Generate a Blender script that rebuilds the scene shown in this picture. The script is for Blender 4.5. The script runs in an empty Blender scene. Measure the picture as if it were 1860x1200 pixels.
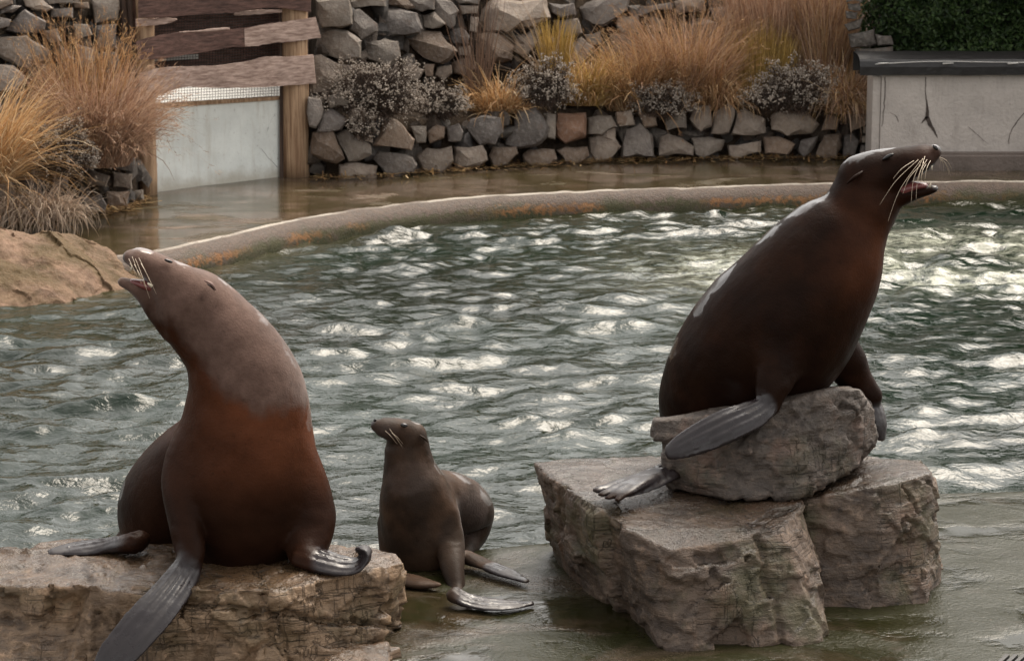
import bpy, bmesh, math, random
import numpy as np
from mathutils import Vector, Matrix

random.seed(7)
rng = np.random.default_rng(7)
scene = bpy.context.scene
COL = scene.collection

# ------------------------------------------------------------------ camera
CAM_H, PITCH, FPX = 2.38, math.radians(11.3), 4500.0      # metres, radians, focal length in 1860-wide pixels
cam = bpy.data.cameras.new('camera'); cam_ob = bpy.data.objects.new('camera', cam); COL.objects.link(cam_ob)
cam.sensor_width = 36.0; cam.lens = 36.0 * FPX / 1860.0
cam.clip_start = 0.1; cam.clip_end = 400
cam_ob.location = (0, 0, CAM_H); cam_ob.rotation_euler = (math.pi / 2 - PITCH, 0, 0)
cam.dof.use_dof = True; cam.dof.focus_distance = 7.7; cam.dof.aperture_fstop = 13.0
scene.camera = cam_ob

# ------------------------------------------------------------------ sky, sun, exposure
SUN_EL, SUN_AZ = math.radians(57), math.radians(31)        # azimuth clockwise from +Y (away from the camera) to +X
world = bpy.data.worlds.new('World'); scene.world = world; world.use_nodes = True
wn, wl = world.node_tree.nodes, world.node_tree.links
wn.clear()
sky = wn.new('ShaderNodeTexSky'); sky.sky_type = 'NISHITA'; sky.sun_disc = False
sky.sun_elevation = SUN_EL; sky.sun_rotation = SUN_AZ
sky.air_density = 1.0; sky.dust_density = 4.0; sky.ozone_density = 1.0
hs = wn.new('ShaderNodeHueSaturation'); hs.inputs['Saturation'].default_value = 0.12
bg = wn.new('ShaderNodeBackground'); bg.inputs['Strength'].default_value = 0.15
wo = wn.new('ShaderNodeOutputWorld')
wl.new(sky.outputs[0], hs.inputs['Color']); tint = wn.new('ShaderNodeMix'); tint.data_type = 'RGBA'; tint.blend_type = 'MULTIPLY'; tint.inputs[0].default_value = 1.0; tint.inputs[7].default_value = (1.0, 0.965, 0.915, 1)
wl.new(hs.outputs[0], tint.inputs[6]); wl.new(tint.outputs[2], bg.inputs['Color']); wl.new(bg.outputs[0], wo.inputs['Surface'])
sun = bpy.data.lights.new('sun', 'SUN'); sun.energy = 1.15; sun.angle = math.radians(34); sun.color = (1.0, 0.86, 0.68)
sun_ob = bpy.data.objects.new('sun', sun); COL.objects.link(sun_ob)
sd = Vector((math.sin(SUN_AZ) * math.cos(SUN_EL), math.cos(SUN_AZ) * math.cos(SUN_EL), math.sin(SUN_EL)))
sun_ob.rotation_euler = (-sd).to_track_quat('-Z', 'Y').to_euler()
vs = scene.view_settings
vs.view_transform = 'Standard'; vs.look = 'None'; vs.gamma = 1.0; vs.exposure = 1.25; vs.use_curve_mapping = False
scene.cycles.use_denoising = True
scene.cycles.max_bounces = 6

# ------------------------------------------------------------------ measuring helpers
CP, SP = math.cos(PITCH), math.sin(PITCH)
def W(px, py, Y):
    """world point seen at photo pixel px,py at distance Y"""
    v = (600 - py) / FPX
    d = ((px - 930) / FPX, CP + v * SP, -SP + v * CP)
    t = Y / d[1]
    return np.array((t * d[0], Y, CAM_H + t * d[2]))
def G(px, py, z):
    v = (600 - py) / FPX
    dz = -SP + v * CP
    t = (z - CAM_H) / dz
    return np.array((t * (px - 930) / FPX, t * (CP + v * SP), z))
def MP(Y):                       # metres per photo pixel at distance Y
    return Y / FPX * 1.02

# ------------------------------------------------------------------ numpy noise
_perm = rng.permutation(256); _perm = np.concatenate([_perm, _perm, _perm])
_grad = rng.normal(size=(256, 3)); _grad /= np.linalg.norm(_grad, axis=1)[:, None]
def perlin(P):
    P = np.asarray(P, float); i = np.floor(P).astype(int); f = P - i; i &= 255
    u = f * f * f * (f * (f * 6 - 15) + 10)
    out = 0
    for dx in (0, 1):
        for dy in (0, 1):
            for dz in (0, 1):
                h = _perm[_perm[_perm[(i[:, 0] + dx) & 255] + ((i[:, 1] + dy) & 255)] + ((i[:, 2] + dz) & 255)]
                g = _grad[h]
                w = (u[:, 0] if dx else 1 - u[:, 0]) * (u[:, 1] if dy else 1 - u[:, 1]) * (u[:, 2] if dz else 1 - u[:, 2])
                out = out + w * ((f - (dx, dy, dz)) * g).sum(1)
    return out * 1.5
def fbm(P, s=1.0, octaves=4, gain=0.5):
    P = np.asarray(P, float) * s; a, o = 1.0, 0
    for k in range(octaves):
        o = o + a * perlin(P + 17.3 * k); P = P * 2.03; a *= gain
    return o
def sstep(a, b, x):
    t = np.clip((x - a) / (b - a), 0, 1); return t * t * (3 - 2 * t)

def worley_facets(V, cell, amp, seed, tilt=0.5):
    rr = np.random.default_rng(seed); lo, hi = V.min(0) - cell, V.max(0) + cell
    n = max(8, int(np.prod((hi - lo) / cell) * 0.9)); n = min(n, 900)
    C = rr.uniform(lo, hi, (n, 3)).astype(np.float32); D = rr.normal(size=(n, 3)) * tilt; o = rr.normal(size=n) * amp
    best = np.full(len(V), 1e9, np.float32); idx = np.zeros(len(V), int); Vf = (V + fbm(V, 7, 3)[:, None] * cell * 0.25).astype(np.float32)
    for k in range(n):
        d = ((Vf - C[k]) ** 2 * np.array((1, 1, 1.8), np.float32)).sum(1); m = d < best; best[m] = d[m]; idx[m] = k
    return o[idx] + ((V - C[idx]) * D[idx]).sum(1) * amp / cell * 2
# ------------------------------------------------------------------ mesh helpers
def link(name, me, m=None, parent=None):
    o = bpy.data.objects.new(name, me); COL.objects.link(o)
    if me is not None and m is not None and not me.materials: me.materials.append(m)
    if parent is not None: o.parent = parent
    return o
def empty(name, loc=(0, 0, 0)):
    o = bpy.data.objects.new(name, None); COL.objects.link(o); o.location = loc; o.empty_display_size = 0.1
    return o
def tag(o, label=None, cat=None, group=None, kind=None):
    if label: o['label'] = label
    if cat: o['category'] = cat
    if group: o['group'] = group
    if kind: o['kind'] = kind
    return o
def np_mesh(name, V, F, smooth=False, attrs=None):
    """mesh from an (n,3) array and an (m,3|4) face array"""
    V = np.asarray(V, np.float32); F = np.asarray(F, np.int32); k = F.shape[1]
    me = bpy.data.meshes.new(name)
    me.vertices.add(len(V)); me.vertices.foreach_set('co', V.ravel())
    me.loops.add(F.size); me.loops.foreach_set('vertex_index', F.ravel())
    me.polygons.add(len(F)); me.polygons.foreach_set('loop_start', np.arange(0, F.size, k, dtype=np.int32))
    me.polygons.foreach_set('use_smooth', np.full(len(F), smooth))
    for an, arr in (attrs or {}).items():
        arr = np.asarray(arr, np.float32)
        if arr.ndim == 1:
            a = me.attributes.new(an, 'FLOAT', 'POINT'); a.data.foreach_set('value', arr)
        else:
            a = me.attributes.new(an, 'FLOAT_COLOR', 'POINT')
            a.data.foreach_set('color', np.concatenate([arr, np.ones((len(arr), 1), np.float32)], 1).ravel())
    me.update(calc_edges=True); me.validate()
    return me
def bm_mesh(name, bm, smooth=False):
    bmesh.ops.recalc_face_normals(bm, faces=bm.faces[:])
    me = bpy.data.meshes.new(name); bm.to_mesh(me); bm.free()
    me.polygons.foreach_set('use_smooth', np.full(len(me.polygons), smooth)); me.update()
    return me
def verts_of(me):
    a = np.empty(len(me.vertices) * 3, np.float32); me.vertices.foreach_get('co', a); return a.reshape(-1, 3).astype(float)
def normals_of(me):
    a = np.empty(len(me.vertices) * 3, np.float32); me.vertices.foreach_get('normal', a); return a.reshape(-1, 3).astype(float)
def set_verts(me, V):
    me.vertices.foreach_set('co', np.asarray(V, np.float32).ravel()); me.update()
def edges_of(me):
    a = np.empty(len(me.edges) * 2, np.int32); me.edges.foreach_get('vertices', a); return a.reshape(-1, 2)
def voxel(me, size):
    o = bpy.data.objects.new('tmp', me); COL.objects.link(o)
    md = o.modifiers.new('r', 'REMESH'); md.mode = 'VOXEL'; md.voxel_size = size; md.use_smooth_shade = True
    dg = bpy.context.evaluated_depsgraph_get()
    new = bpy.data.meshes.new_from_object(o.evaluated_get(dg))
    bpy.data.objects.remove(o); bpy.data.meshes.remove(me)
    new.materials.clear()
    return new
def smooth(V, E, it, w=None, lam=0.5, mu=-0.52, taubin=True):
    n = len(V); deg = np.bincount(E.ravel(), minlength=n)[:, None].astype(float)
    w = np.ones((n, 1)) if w is None else w[:, None]
    for k in range(it):
        for f in ((lam, mu) if taubin else (lam,)):
            S = np.zeros_like(V)
            for c in range(3):
                S[:, c] = np.bincount(E[:, 0], V[E[:, 1], c], n) + np.bincount(E[:, 1], V[E[:, 0], c], n)
            V = V + f * w * (S / np.maximum(deg, 1) - V)
    return V
def catmull(P, n):
    P = np.asarray(P, float); m = len(P)
    t = np.linspace(0, m - 1, n); i = np.minimum(t.astype(int), m - 2); f = (t - i)[:, None]
    p0 = P[np.maximum(i - 1, 0)]; p1 = P[i]; p2 = P[i + 1]; p3 = P[np.minimum(i + 2, m - 1)]
    return 0.5 * ((2 * p1) + (p2 - p0) * f + (2 * p0 - 5 * p1 + 4 * p2 - p3) * f * f + (3 * p1 - p0 - 3 * p2 + p3) * f ** 3)
def box_bm(bm, x0, x1, y0, y1, z0, z1):
    v = [bm.verts.new((x, y, z)) for x in (x0, x1) for y in (y0, y1) for z in (z0, z1)]
    for q in ((0, 1, 3, 2), (4, 6, 7, 5), (0, 4, 5, 1), (2, 3, 7, 6), (0, 2, 6, 4), (1, 5, 7, 3)):
        bm.faces.new([v[i] for i in q])
    return v
def tube(pts, r, seg=8, n=None, flat=1.0):
    """tapered tube through points, r: one radius or one per point -> V, F (quads)"""
    P = np.asarray(pts, float); R = np.broadcast_to(np.asarray(r, float), (len(P),)).copy()
    if n: Q = catmull(np.c_[P, R], n); P, R = Q[:, :3], np.maximum(Q[:, 3], 1e-5)
    T = np.gradient(P, axis=0); T /= np.linalg.norm(T, axis=1)[:, None] + 1e-9
    up = np.array((0.13, 0.35, 0.93)); A = np.cross(T, up); A /= np.linalg.norm(A, axis=1)[:, None]; B = np.cross(A, T)
    a = np.linspace(0, 2 * math.pi, seg, endpoint=False)
    V = (P[:, None] + R[:, None, None] * (np.cos(a)[None, :, None] * A[:, None] + flat * np.sin(a)[None, :, None] * B[:, None])).reshape(-1, 3)
    F = []
    for i in range(len(P) - 1):
        for j in range(seg):
            F.append((i * seg + j, i * seg + (j + 1) % seg, (i + 1) * seg + (j + 1) % seg, (i + 1) * seg + j))
    k = len(V); V = np.concatenate([V, P[:1], P[-1:]])
    for j in range(seg):
        F.append((k, (j + 1) % seg, j, k)); b = (len(P) - 1) * seg
        F.append((k + 1, b + j, b + (j + 1) % seg, k + 1))
    return V, F
def vf_mesh(name, parts, smooth_=True):
    bm = bmesh.new()
    for V, F in parts:
        vs_ = [bm.verts.new(v) for v in V]
        for f in F:
            f = list(dict.fromkeys(f))
            bm.faces.new([vs_[i] for i in f])
    return bm_mesh(name, bm, smooth_)

# ------------------------------------------------------------------ material helpers
class NT:
    def __init__(s, name):
        s.m = bpy.data.materials.new(name); s.m.use_nodes = True
        s.n, s.l = s.m.node_tree.nodes, s.m.node_tree.links
        s.n.clear(); s.out = s.n.new('ShaderNodeOutputMaterial')
        s.tc = s.n.new('ShaderNodeTexCoord')
        s.b = s.n.new('ShaderNodeBsdfPrincipled'); s.l.new(s.b.outputs[0], s.out.inputs['Surface'])
    def put(s, sock, v):
        if hasattr(v, 'is_output') or isinstance(v, bpy.types.NodeSocket): s.l.new(v, sock)
        elif isinstance(v, (tuple, list)) and len(v) == 3 and sock.type == 'RGBA': sock.default_value = (*v, 1)
        elif sock.type == 'RGBA' and isinstance(v, (int, float)): sock.default_value = (v, v, v, 1)
        else: sock.default_value = v
    def coord(s, kind='Object', scale=(1, 1, 1), rot=(0, 0, 0)):
        mp = s.n.new('ShaderNodeMapping'); s.l.new(s.tc.outputs[kind], mp.inputs[0])
        mp.inputs['Scale'].default_value = scale; mp.inputs['Rotation'].default_value = rot
        return mp.outputs[0]
    def noise(s, vec, scale, detail=5, rough=0.55, dist=0.0):
        t = s.n.new('ShaderNodeTexNoise'); s.l.new(vec, t.inputs['Vector'])
        t.inputs['Scale'].default_value = scale; t.inputs['Detail'].default_value = detail
        t.inputs['Roughness'].default_value = rough; t.inputs['Distortion'].default_value = dist
        return t.outputs['Fac']
    def voronoi(s, vec, scale, feature='F1', rnd=1.0):
        t = s.n.new('ShaderNodeTexVoronoi'); t.feature = feature; s.l.new(vec, t.inputs['Vector'])
        t.inputs['Scale'].default_value = scale; t.inputs['Randomness'].default_value = rnd
        return t.outputs['Distance']
    def ramp(s, fac, stops):
        r = s.n.new('ShaderNodeValToRGB'); s.l.new(fac, r.inputs[0]); e = r.color_ramp.elements
        while len(e) < len(stops): e.new(0.5)
        for el, (p, c) in zip(e, stops):
            el.position = p; el.color = (*c, 1) if isinstance(c, tuple) else (c, c, c, 1)
        return r.outputs[0]
    def mix(s, fac, a, b, blend='MIX'):
        x = s.n.new('ShaderNodeMix'); x.data_type = 'RGBA'; x.blend_type = blend
        s.put(x.inputs[0], fac); s.put(x.inputs[6], a); s.put(x.inputs[7], b); return x.outputs[2]
    def math(s, op, a, b=0.5, c=None, clamp=False):
        x = s.n.new('ShaderNodeMath'); x.operation = op; x.use_clamp = clamp
        s.put(x.inputs[0], a); s.put(x.inputs[1], b)
        if c is not None: s.put(x.inputs[2], c)
        return x.outputs[0]
    def attr(s, name, out='Fac'):
        a = s.n.new('ShaderNodeAttribute'); a.attribute_name = name; return a.outputs[out]
    def info(s, out): 
        return s.n.new('ShaderNodeObjectInfo').outputs[out]
    def bump(s, h, dist, strength=1.0, normal=None):
        b = s.n.new('ShaderNodeBump'); s.l.new(h, b.inputs['Height']); b.inputs['Distance'].default_value = dist
        b.inputs['Strength'].default_value = strength
        if normal is not None: s.l.new(normal, b.inputs['Normal'])
        return b.outputs[0]
    def set(s, **k):
        names = dict(base='Base Color', rough='Roughness', ior='IOR', metal='Metallic', normal='Normal', spec='Specular IOR Level',
                     coat='Coat Weight', coat_rough='Coat Roughness', trans='Transmission Weight', sheen='Sheen Weight', sss='Subsurface Weight')
        for a, v in k.items(): s.put(s.b.inputs[names[a]], v)
        return s.m
    def geo(s, out='Normal'):
        return s.n.new('ShaderNodeNewGeometry').outputs[out]
    def sep(s, vec, i):
        x = s.n.new('ShaderNodeSeparateXYZ'); s.l.new(vec, x.inputs[0]); return x.outputs[i]

def plain(name, c, rough=0.6, vary=0.25, scale=20, bump=0.002, metal=0.0):
    t = NT(name); v = t.coord('Object')
    n = t.noise(v, scale, 5, 0.6)
    col = t.mix(t.ramp(n, [(0.3, 0.0), (0.7, 1.0)]), tuple(x * (1 - vary) for x in c), tuple(min(1, x * (1 + vary)) for x in c))
    return t.set(base=col, rough=rough, metal=metal, normal=t.bump(n, bump))

def m_wall_stone():
    t = NT('wall_stone'); v = t.coord('Object')
    n1 = t.noise(v, 5, 6, 0.6); n2 = t.noise(v, 38, 5, 0.65); n3 = t.noise(v, 150, 3, 0.6)
    base = t.info('Color')
    c = t.mix(t.ramp(n1, [(0.32, 0.0), (0.68, 1.0)]), t.mix(1.0, base, (0.62, 0.58, 0.56), 'MULTIPLY'), t.mix(1.0, base, (1.28, 1.25, 1.2), 'MULTIPLY'))
    c = t.mix(t.ramp(n2, [(0.5, 0.0), (0.75, 0.45)]), c, (0.34, 0.31, 0.28))
    c = t.mix(t.ramp(t.noise(v, 14, 6, 0.7), [(0.56, 0.0), (0.72, 0.5)]), c, (0.15, 0.085, 0.05))
    h = t.math('ADD', t.math('MULTIPLY', n2, 0.7), t.math('MULTIPLY', n3, 0.25))
    h = t.math('ADD', h, t.math('MULTIPLY', n1, 1.3))
    return t.set(base=c, rough=t.math('MULTIPLY_ADD', n2, 0.3, 0.45), spec=0.35, normal=t.bump(h, 0.02, 0.9))

def m_rock(name, dark, mid, light, moss=0.35, wet_top=True, rust=(0.30, 0.17, 0.09)):
    """schist blocks: bedding streaks, lichen, moss, wet upward faces"""
    t = NT(name); v = t.coord('Object'); vz = t.coord('Object', (1.8, 1.8, 7), (0.06, 0.1, 0.3))
    n1 = t.noise(v, 3.2, 6, 0.62); n2 = t.noise(v, 26, 6, 0.68); n3 = t.noise(v, 130, 3, 0.6); st = t.noise(vz, 5, 6, 0.65, 0.4)
    c = t.mix(t.ramp(n1, [(0.38, 0.0), (0.58, 1.0)]), dark, mid)
    c = t.mix(t.ramp(st, [(0.45, 0.0), (0.70, 0.55)]), c, light)
    c = t.mix(t.ramp(t.noise(v, 6.5, 6, 0.7), [(0.54, 0.0), (0.68, 0.6)]), c, rust)
    c = t.mix(t.ramp(n2, [(0.56, 0.0), (0.72, 0.6)]), c, tuple(x * 1.5 for x in light))
    c = t.mix(t.ramp(n2, [(0.27, 0.85), (0.42, 0.0)]), c, tuple(x * 0.3 for x in dark))
    hz = t.noise(t.coord('Object', (0.8, 0.8, 14), (0.05, 0.12, 0.2)), 2.2, 4, 0.6, 0.5); vt = t.noise(t.coord('Object', (9, 9, 0.6), (0.1, 0.05, 0.2)), 1.6, 4, 0.6, 0.6)
    crm = t.math('MAXIMUM', t.ramp(t.math('ABSOLUTE', t.math('SUBTRACT', hz, 0.5)), [(0.004, 1.0), (0.012, 0.0)]), t.math('MULTIPLY', t.ramp(t.math('ABSOLUTE', t.math('SUBTRACT', vt, 0.47)), [(0.003, 1.0), (0.010, 0.0)]), 0.8))
    crm = t.math('MULTIPLY', crm, t.ramp(t.noise(v, 2.5, 3), [(0.48, 0.0), (0.58, 1.0)]))
    c = t.mix(t.math('MULTIPLY', crm, 0.6), c, tuple(x * 0.3 for x in dark))
    mm = t.ramp(t.noise(v, 4.0, 5, 0.65), [(0.52, 0.0), (0.66, moss)])
    c = t.mix(mm, c, (0.045, 0.048, 0.013))
    up = t.sep(t.geo('Normal'), 2)
    wet = t.ramp(t.math('ADD', up, t.math('MULTIPLY', t.math('SUBTRACT', t.noise(v, 9, 4), 0.5), 0.5)), [(0.62, 0.0), (0.86, 1.0)]) if wet_top else None
    r = t.math('MULTIPLY_ADD', n2, 0.3, 0.42)
    if wet_top:
        c = t.mix(t.math('MULTIPLY', wet, 0.85), c, t.mix(1.0, c, (0.30, 0.26, 0.22), 'MULTIPLY'))
        r = t.mix(wet, r, t.math('MULTIPLY_ADD', n2, 0.35, 0.10))
    h = t.math('ADD', t.math('MULTIPLY', st, 1.0), t.math('MULTIPLY', n2, 0.8))
    h = t.math('ADD', h, t.math('MULTIPLY', n3, 0.25))
    h = t.math('SUBTRACT', h, t.math('MULTIPLY', crm, 0.8))
    return t.set(base=c, rough=r, spec=0.45, normal=t.bump(h, 0.012, 0.9))

def m_wood(name, dark, light, axis='x', rough=0.75):
    t = NT(name); sc = {'x': (0.45, 3, 13), 'z': (10, 10, 0.5)}[axis]
    v = t.coord('Object', sc); v2 = t.coord('Object')
    g = t.noise(v, 5, 5, 0.6, 0.4); n = t.noise(v2, 5, 5, 0.6)
    c = t.mix(t.ramp(g, [(0.36, 0.0), (0.62, 1.0)]), dark, light)
    c = t.mix(t.ramp(n, [(0.5, 0.0), (0.72, 0.5)]), c, tuple(x * 0.55 for x in dark))
    c = t.mix(1.0, c, t.mix(t.info('Random'), (0.85, 0.83, 0.82), (1.12, 1.1, 1.08)), 'MULTIPLY')
    return t.set(base=c, rough=rough, spec=0.3, normal=t.bump(g, 0.006, 0.9))

def m_painted(name, c0, stain, low=0.0, bump=0.003):
    t = NT(name); v = t.coord('Object')
    n = t.noise(v, 3.5, 6, 0.6); n2 = t.noise(v, 40, 4, 0.6); s = t.noise(t.coord('Object', (6, 6, 1.0)), 3, 5, 0.65)
    c = t.mix(t.ramp(n, [(0.35, 0.0), (0.7, 1.0)]), tuple(x * 0.84 for x in c0), tuple(min(1, x * 1.08) for x in c0))
    c = t.mix(t.ramp(s, [(0.52, 0.0), (0.75, 0.45)]), c, stain)
    c = t.mix(t.ramp(n2, [(0.62, 0.0), (0.74, 0.5)]), c, tuple(x * 0.6 for x in stain))
    z = t.sep(v, 2)
    lowm = t.ramp(t.math('ADD', t.math('MULTIPLY', z, 4.0), t.math('MULTIPLY', t.math('SUBTRACT', n, 0.5), 0.9)), [(0.15, 0.75), (0.5, 0.0)])
    c = t.mix(lowm, c, stain)
    return t.set(base=c, rough=0.62, spec=0.4, normal=t.bump(t.math('ADD', n2, t.math('MULTIPLY', n, 2.0)), bump))

def m_wet_ground(name, a, b, algae, algae_amt, puddle, dark_rough=0.38, bump=0.006, scale=1.0, spec=0.5, lean=0.0):
    """concrete under a broken film of water"""
    t = NT(name); v = t.coord('Object', (scale,) * 3)
    vs_ = t.coord('Object', (scale * 0.8, scale * 1.2, scale))
    n1 = t.noise(vs_, 1.7, 6, 0.6, 0.6); n2 = t.noise(v, 9, 6, 0.65); n3 = t.noise(v, 60, 4, 0.6); al = t.noise(vs_, 2.3, 7, 0.62, 0.8)
    c = t.mix(t.ramp(n2, [(0.33, 0.0), (0.68, 1.0)]), a, b)
    if lean: al = t.math('ADD', al, t.math('MULTIPLY', t.sep(t.coord('Object'), 0), lean))
    am = t.ramp(al, [(0.40, 0.0), (0.55, algae_amt)])
    c = t.mix(am, c, algae)
    c = t.mix(t.ramp(n3, [(0.6, 0.0), (0.75, 0.35)]), c, tuple(min(1, x * 2.0) for x in b))
    pm = t.ramp(n1, [(puddle - 0.05, 1.0), (puddle + 0.05, 0.0)])
    r = t.mix(pm, t.math('MULTIPLY_ADD', n3, 0.3, dark_rough - 0.12), 0.04)
    c = t.mix(t.math('MULTIPLY', pm, 0.5), c, t.mix(1.0, c, (0.5, 0.48, 0.42), 'MULTIPLY'))
    h = t.math('MULTIPLY', t.math('ADD', n2, t.math('MULTIPLY', n3, 0.5)), t.math('MULTIPLY_ADD', pm, -0.93, 1.0))
    h = t.math('ADD', h, t.math('MULTIPLY', t.noise(t.coord('Object', (14, 22, 14)), 1, 3), 0.025))
    return t.set(base=c, rough=t.mix(t.math('MULTIPLY', am, 0.3), r, 0.5), spec=t.math('MULTIPLY_ADD', am, -0.4 * spec, spec), normal=t.bump(h, bump, 0.8))

def m_water():
    t = NT('pool_water'); v = t.coord('Object')
    n = t.noise(t.coord('Object', (1, 1.2, 1)), 0.55, 4, 0.6)
    c = t.mix(t.ramp(n, [(0.35, 0.0), (0.65, 1.0)]), (0.0045, 0.0095, 0.0040), (0.0065, 0.0165, 0.0095))
    f = t.attr('foam'); fn = t.noise(v, 6, 7, 0.75, 1.5); fn2 = t.noise(v, 30, 4, 0.6)
    fm = t.math('MULTIPLY', f, t.ramp(t.math('ADD', t.math('MULTIPLY', fn, 0.75), t.math('MULTIPLY', fn2, 0.25)), [(0.42, 0.0), (0.60, 1.0)]))
    c = t.mix(fm, c, (0.42, 0.43, 0.34))
    shore = t.attr('shore')
    c = t.mix(t.math('MULTIPLY', shore, 0.8), c, (0.07, 0.055, 0.025))
    w1 = t.noise(t.coord('Object', (9, 13, 9), (0, 0, 0.3)), 1.0, 4, 0.55, 0.5); w2 = t.noise(t.coord('Object', (34, 44, 34), (0, 0, -0.5)), 1.0, 3, 0.5)
    h = t.math('ADD', w1, t.math('MULTIPLY', w2, 0.16))
    return t.set(base=c, rough=t.mix(fm, 0.05, 0.5), ior=1.33, normal=t.bump(h, 0.016, 0.8))

def m_skin(name, wet, wet2, dry, dry2, rough_wet=0.40, bump=0.0026, gloss=1.0):
    """short fur: dark where soaked, lighter where dry and where sheen is painted in, patches with a standing film of water"""
    t = NT(name); v = t.coord('Object'); d = t.attr('dry'); sk = t.attr('bare')
    n = t.noise(v, 6, 6, 0.6); f = t.noise(v, 170, 2, 0.6); n2 = t.noise(v, 30, 5, 0.6)
    cw = t.mix(t.ramp(n, [(0.33, 0.0), (0.68, 1.0)]), wet, wet2)
    cd = t.mix(t.ramp(n2, [(0.33, 0.0), (0.68, 1.0)]), dry, dry2)
    cd = t.mix(t.ramp(n, [(0.35, 0.5), (0.6, 0.0)]), cd, tuple(x * 0.7 for x in dry))
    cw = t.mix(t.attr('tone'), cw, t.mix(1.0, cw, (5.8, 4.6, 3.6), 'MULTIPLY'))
    c = t.mix(d, cw, cd)
    c = t.mix(t.ramp(t.noise(v, 42, 3, 0.6), [(0.62, 0.0), (0.72, 0.3)]), c, tuple(x * 0.4 for x in wet))
    c = t.mix(sk, c, (0.020, 0.015, 0.016))
    film = t.ramp(t.math('ADD', t.attr('film'), t.math('MULTIPLY', t.math('SUBTRACT', t.noise(v, 11, 6, 0.65, 0.4), 0.5), 1.3)), [(0.46, 0.0), (0.56, 1.0)])
    r = t.mix(d, t.math('MULTIPLY_ADD', n2, 0.16, rough_wet - 0.08), 0.68)
    r = t.mix(sk, r, t.ramp(t.noise(v, 14, 5, 0.65), [(0.40, 0.16), (0.58, 0.5)]))
    h = t.math('MULTIPLY', t.math('ADD', t.math('MULTIPLY', f, 0.5), n2), t.math('MULTIPLY_ADD', sk, -0.7, 1.0))
    nb = t.bump(h, bump, 0.8)
    t.set(base=c, rough=r, spec=t.math('MULTIPLY_ADD', sk, 0.40, 0.05), normal=nb)
    t.put(t.b.inputs['Coat Weight'], t.math('MULTIPLY', film, gloss)); t.b.inputs['Coat Roughness'].default_value = 0.24; t.b.inputs['Coat IOR'].default_value = 1.45
    t.put(t.b.inputs['Sheen Weight'], t.math('MULTIPLY', d, 0.2)); t.b.inputs['Sheen Roughness'].default_value = 0.5
    return t.m

def m_attr_color(name, rough=0.7, trans=False):
    t = NT(name); c = t.attr('col', 'Color')
    t.set(base=c, rough=rough, spec=0.25)
    if trans:
        tr = t.n.new('ShaderNodeBsdfTranslucent'); t.l.new(c, tr.inputs[0]); ms = t.n.new('ShaderNodeMixShader'); ms.inputs[0].default_value = 0.25
        t.l.new(t.b.outputs[0], ms.inputs[1]); t.l.new(tr.outputs[0], ms.inputs[2]); t.l.new(ms.outputs[0], t.out.inputs['Surface'])
    return t.m

def m_earth():
    t = NT('earth'); v = t.coord('Object'); n = t.noise(v, 8, 7, 0.7); n2 = t.noise(v, 60, 5, 0.7)
    c = t.mix(t.ramp(n, [(0.35, 0.0), (0.7, 1.0)]), (0.040, 0.029, 0.021), (0.125, 0.088, 0.058))
    return t.set(base=c, rough=0.9, spec=0.2, normal=t.bump(t.math('ADD', n, n2), 0.05, 1.0))

def m_coping():
    """pool kerb: brown concrete, pale rim along the top edge, algae near the waterline"""
    t = NT('pool_coping'); v = t.coord('Object'); h = t.attr('h')
    n = t.noise(v, 4, 6, 0.65); n2 = t.noise(v, 30, 5, 0.65); n3 = t.noise(v, 90, 3, 0.6)
    c = t.mix(t.ramp(n2, [(0.33, 0.0), (0.68, 1.0)]), (0.058, 0.040, 0.030), (0.115, 0.080, 0.060))
    c = t.mix(t.ramp(t.math('ADD', t.math('MULTIPLY', t.math('SUBTRACT', n, 0.5), 1.4), h), [(0.18, 1.0), (0.52, 0.0)]), c, (0.040, 0.040, 0.016))
    c = t.mix(t.ramp(t.math('ADD', t.math('MULTIPLY', t.math('SUBTRACT', n2, 0.5), 0.8), t.math('ABSOLUTE', t.math('SUBTRACT', h, 0.36))), [(0.0, 0.9), (0.13, 0.0)]), c, t.mix(t.ramp(t.noise(v, 1.3, 4, 0.6), [(0.46, 0.0), (0.56, 1.0)]), (0.055, 0.05, 0.02), (0.22, 0.10, 0.035)))
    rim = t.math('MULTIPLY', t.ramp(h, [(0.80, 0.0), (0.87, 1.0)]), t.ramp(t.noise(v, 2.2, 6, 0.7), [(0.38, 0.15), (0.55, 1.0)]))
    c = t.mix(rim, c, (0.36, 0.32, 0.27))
    return t.set(base=c, rough=t.math('MULTIPLY_ADD', n2, 0.3, 0.45), spec=0.25, normal=t.bump(t.math('ADD', n2, n3), 0.006))

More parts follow.
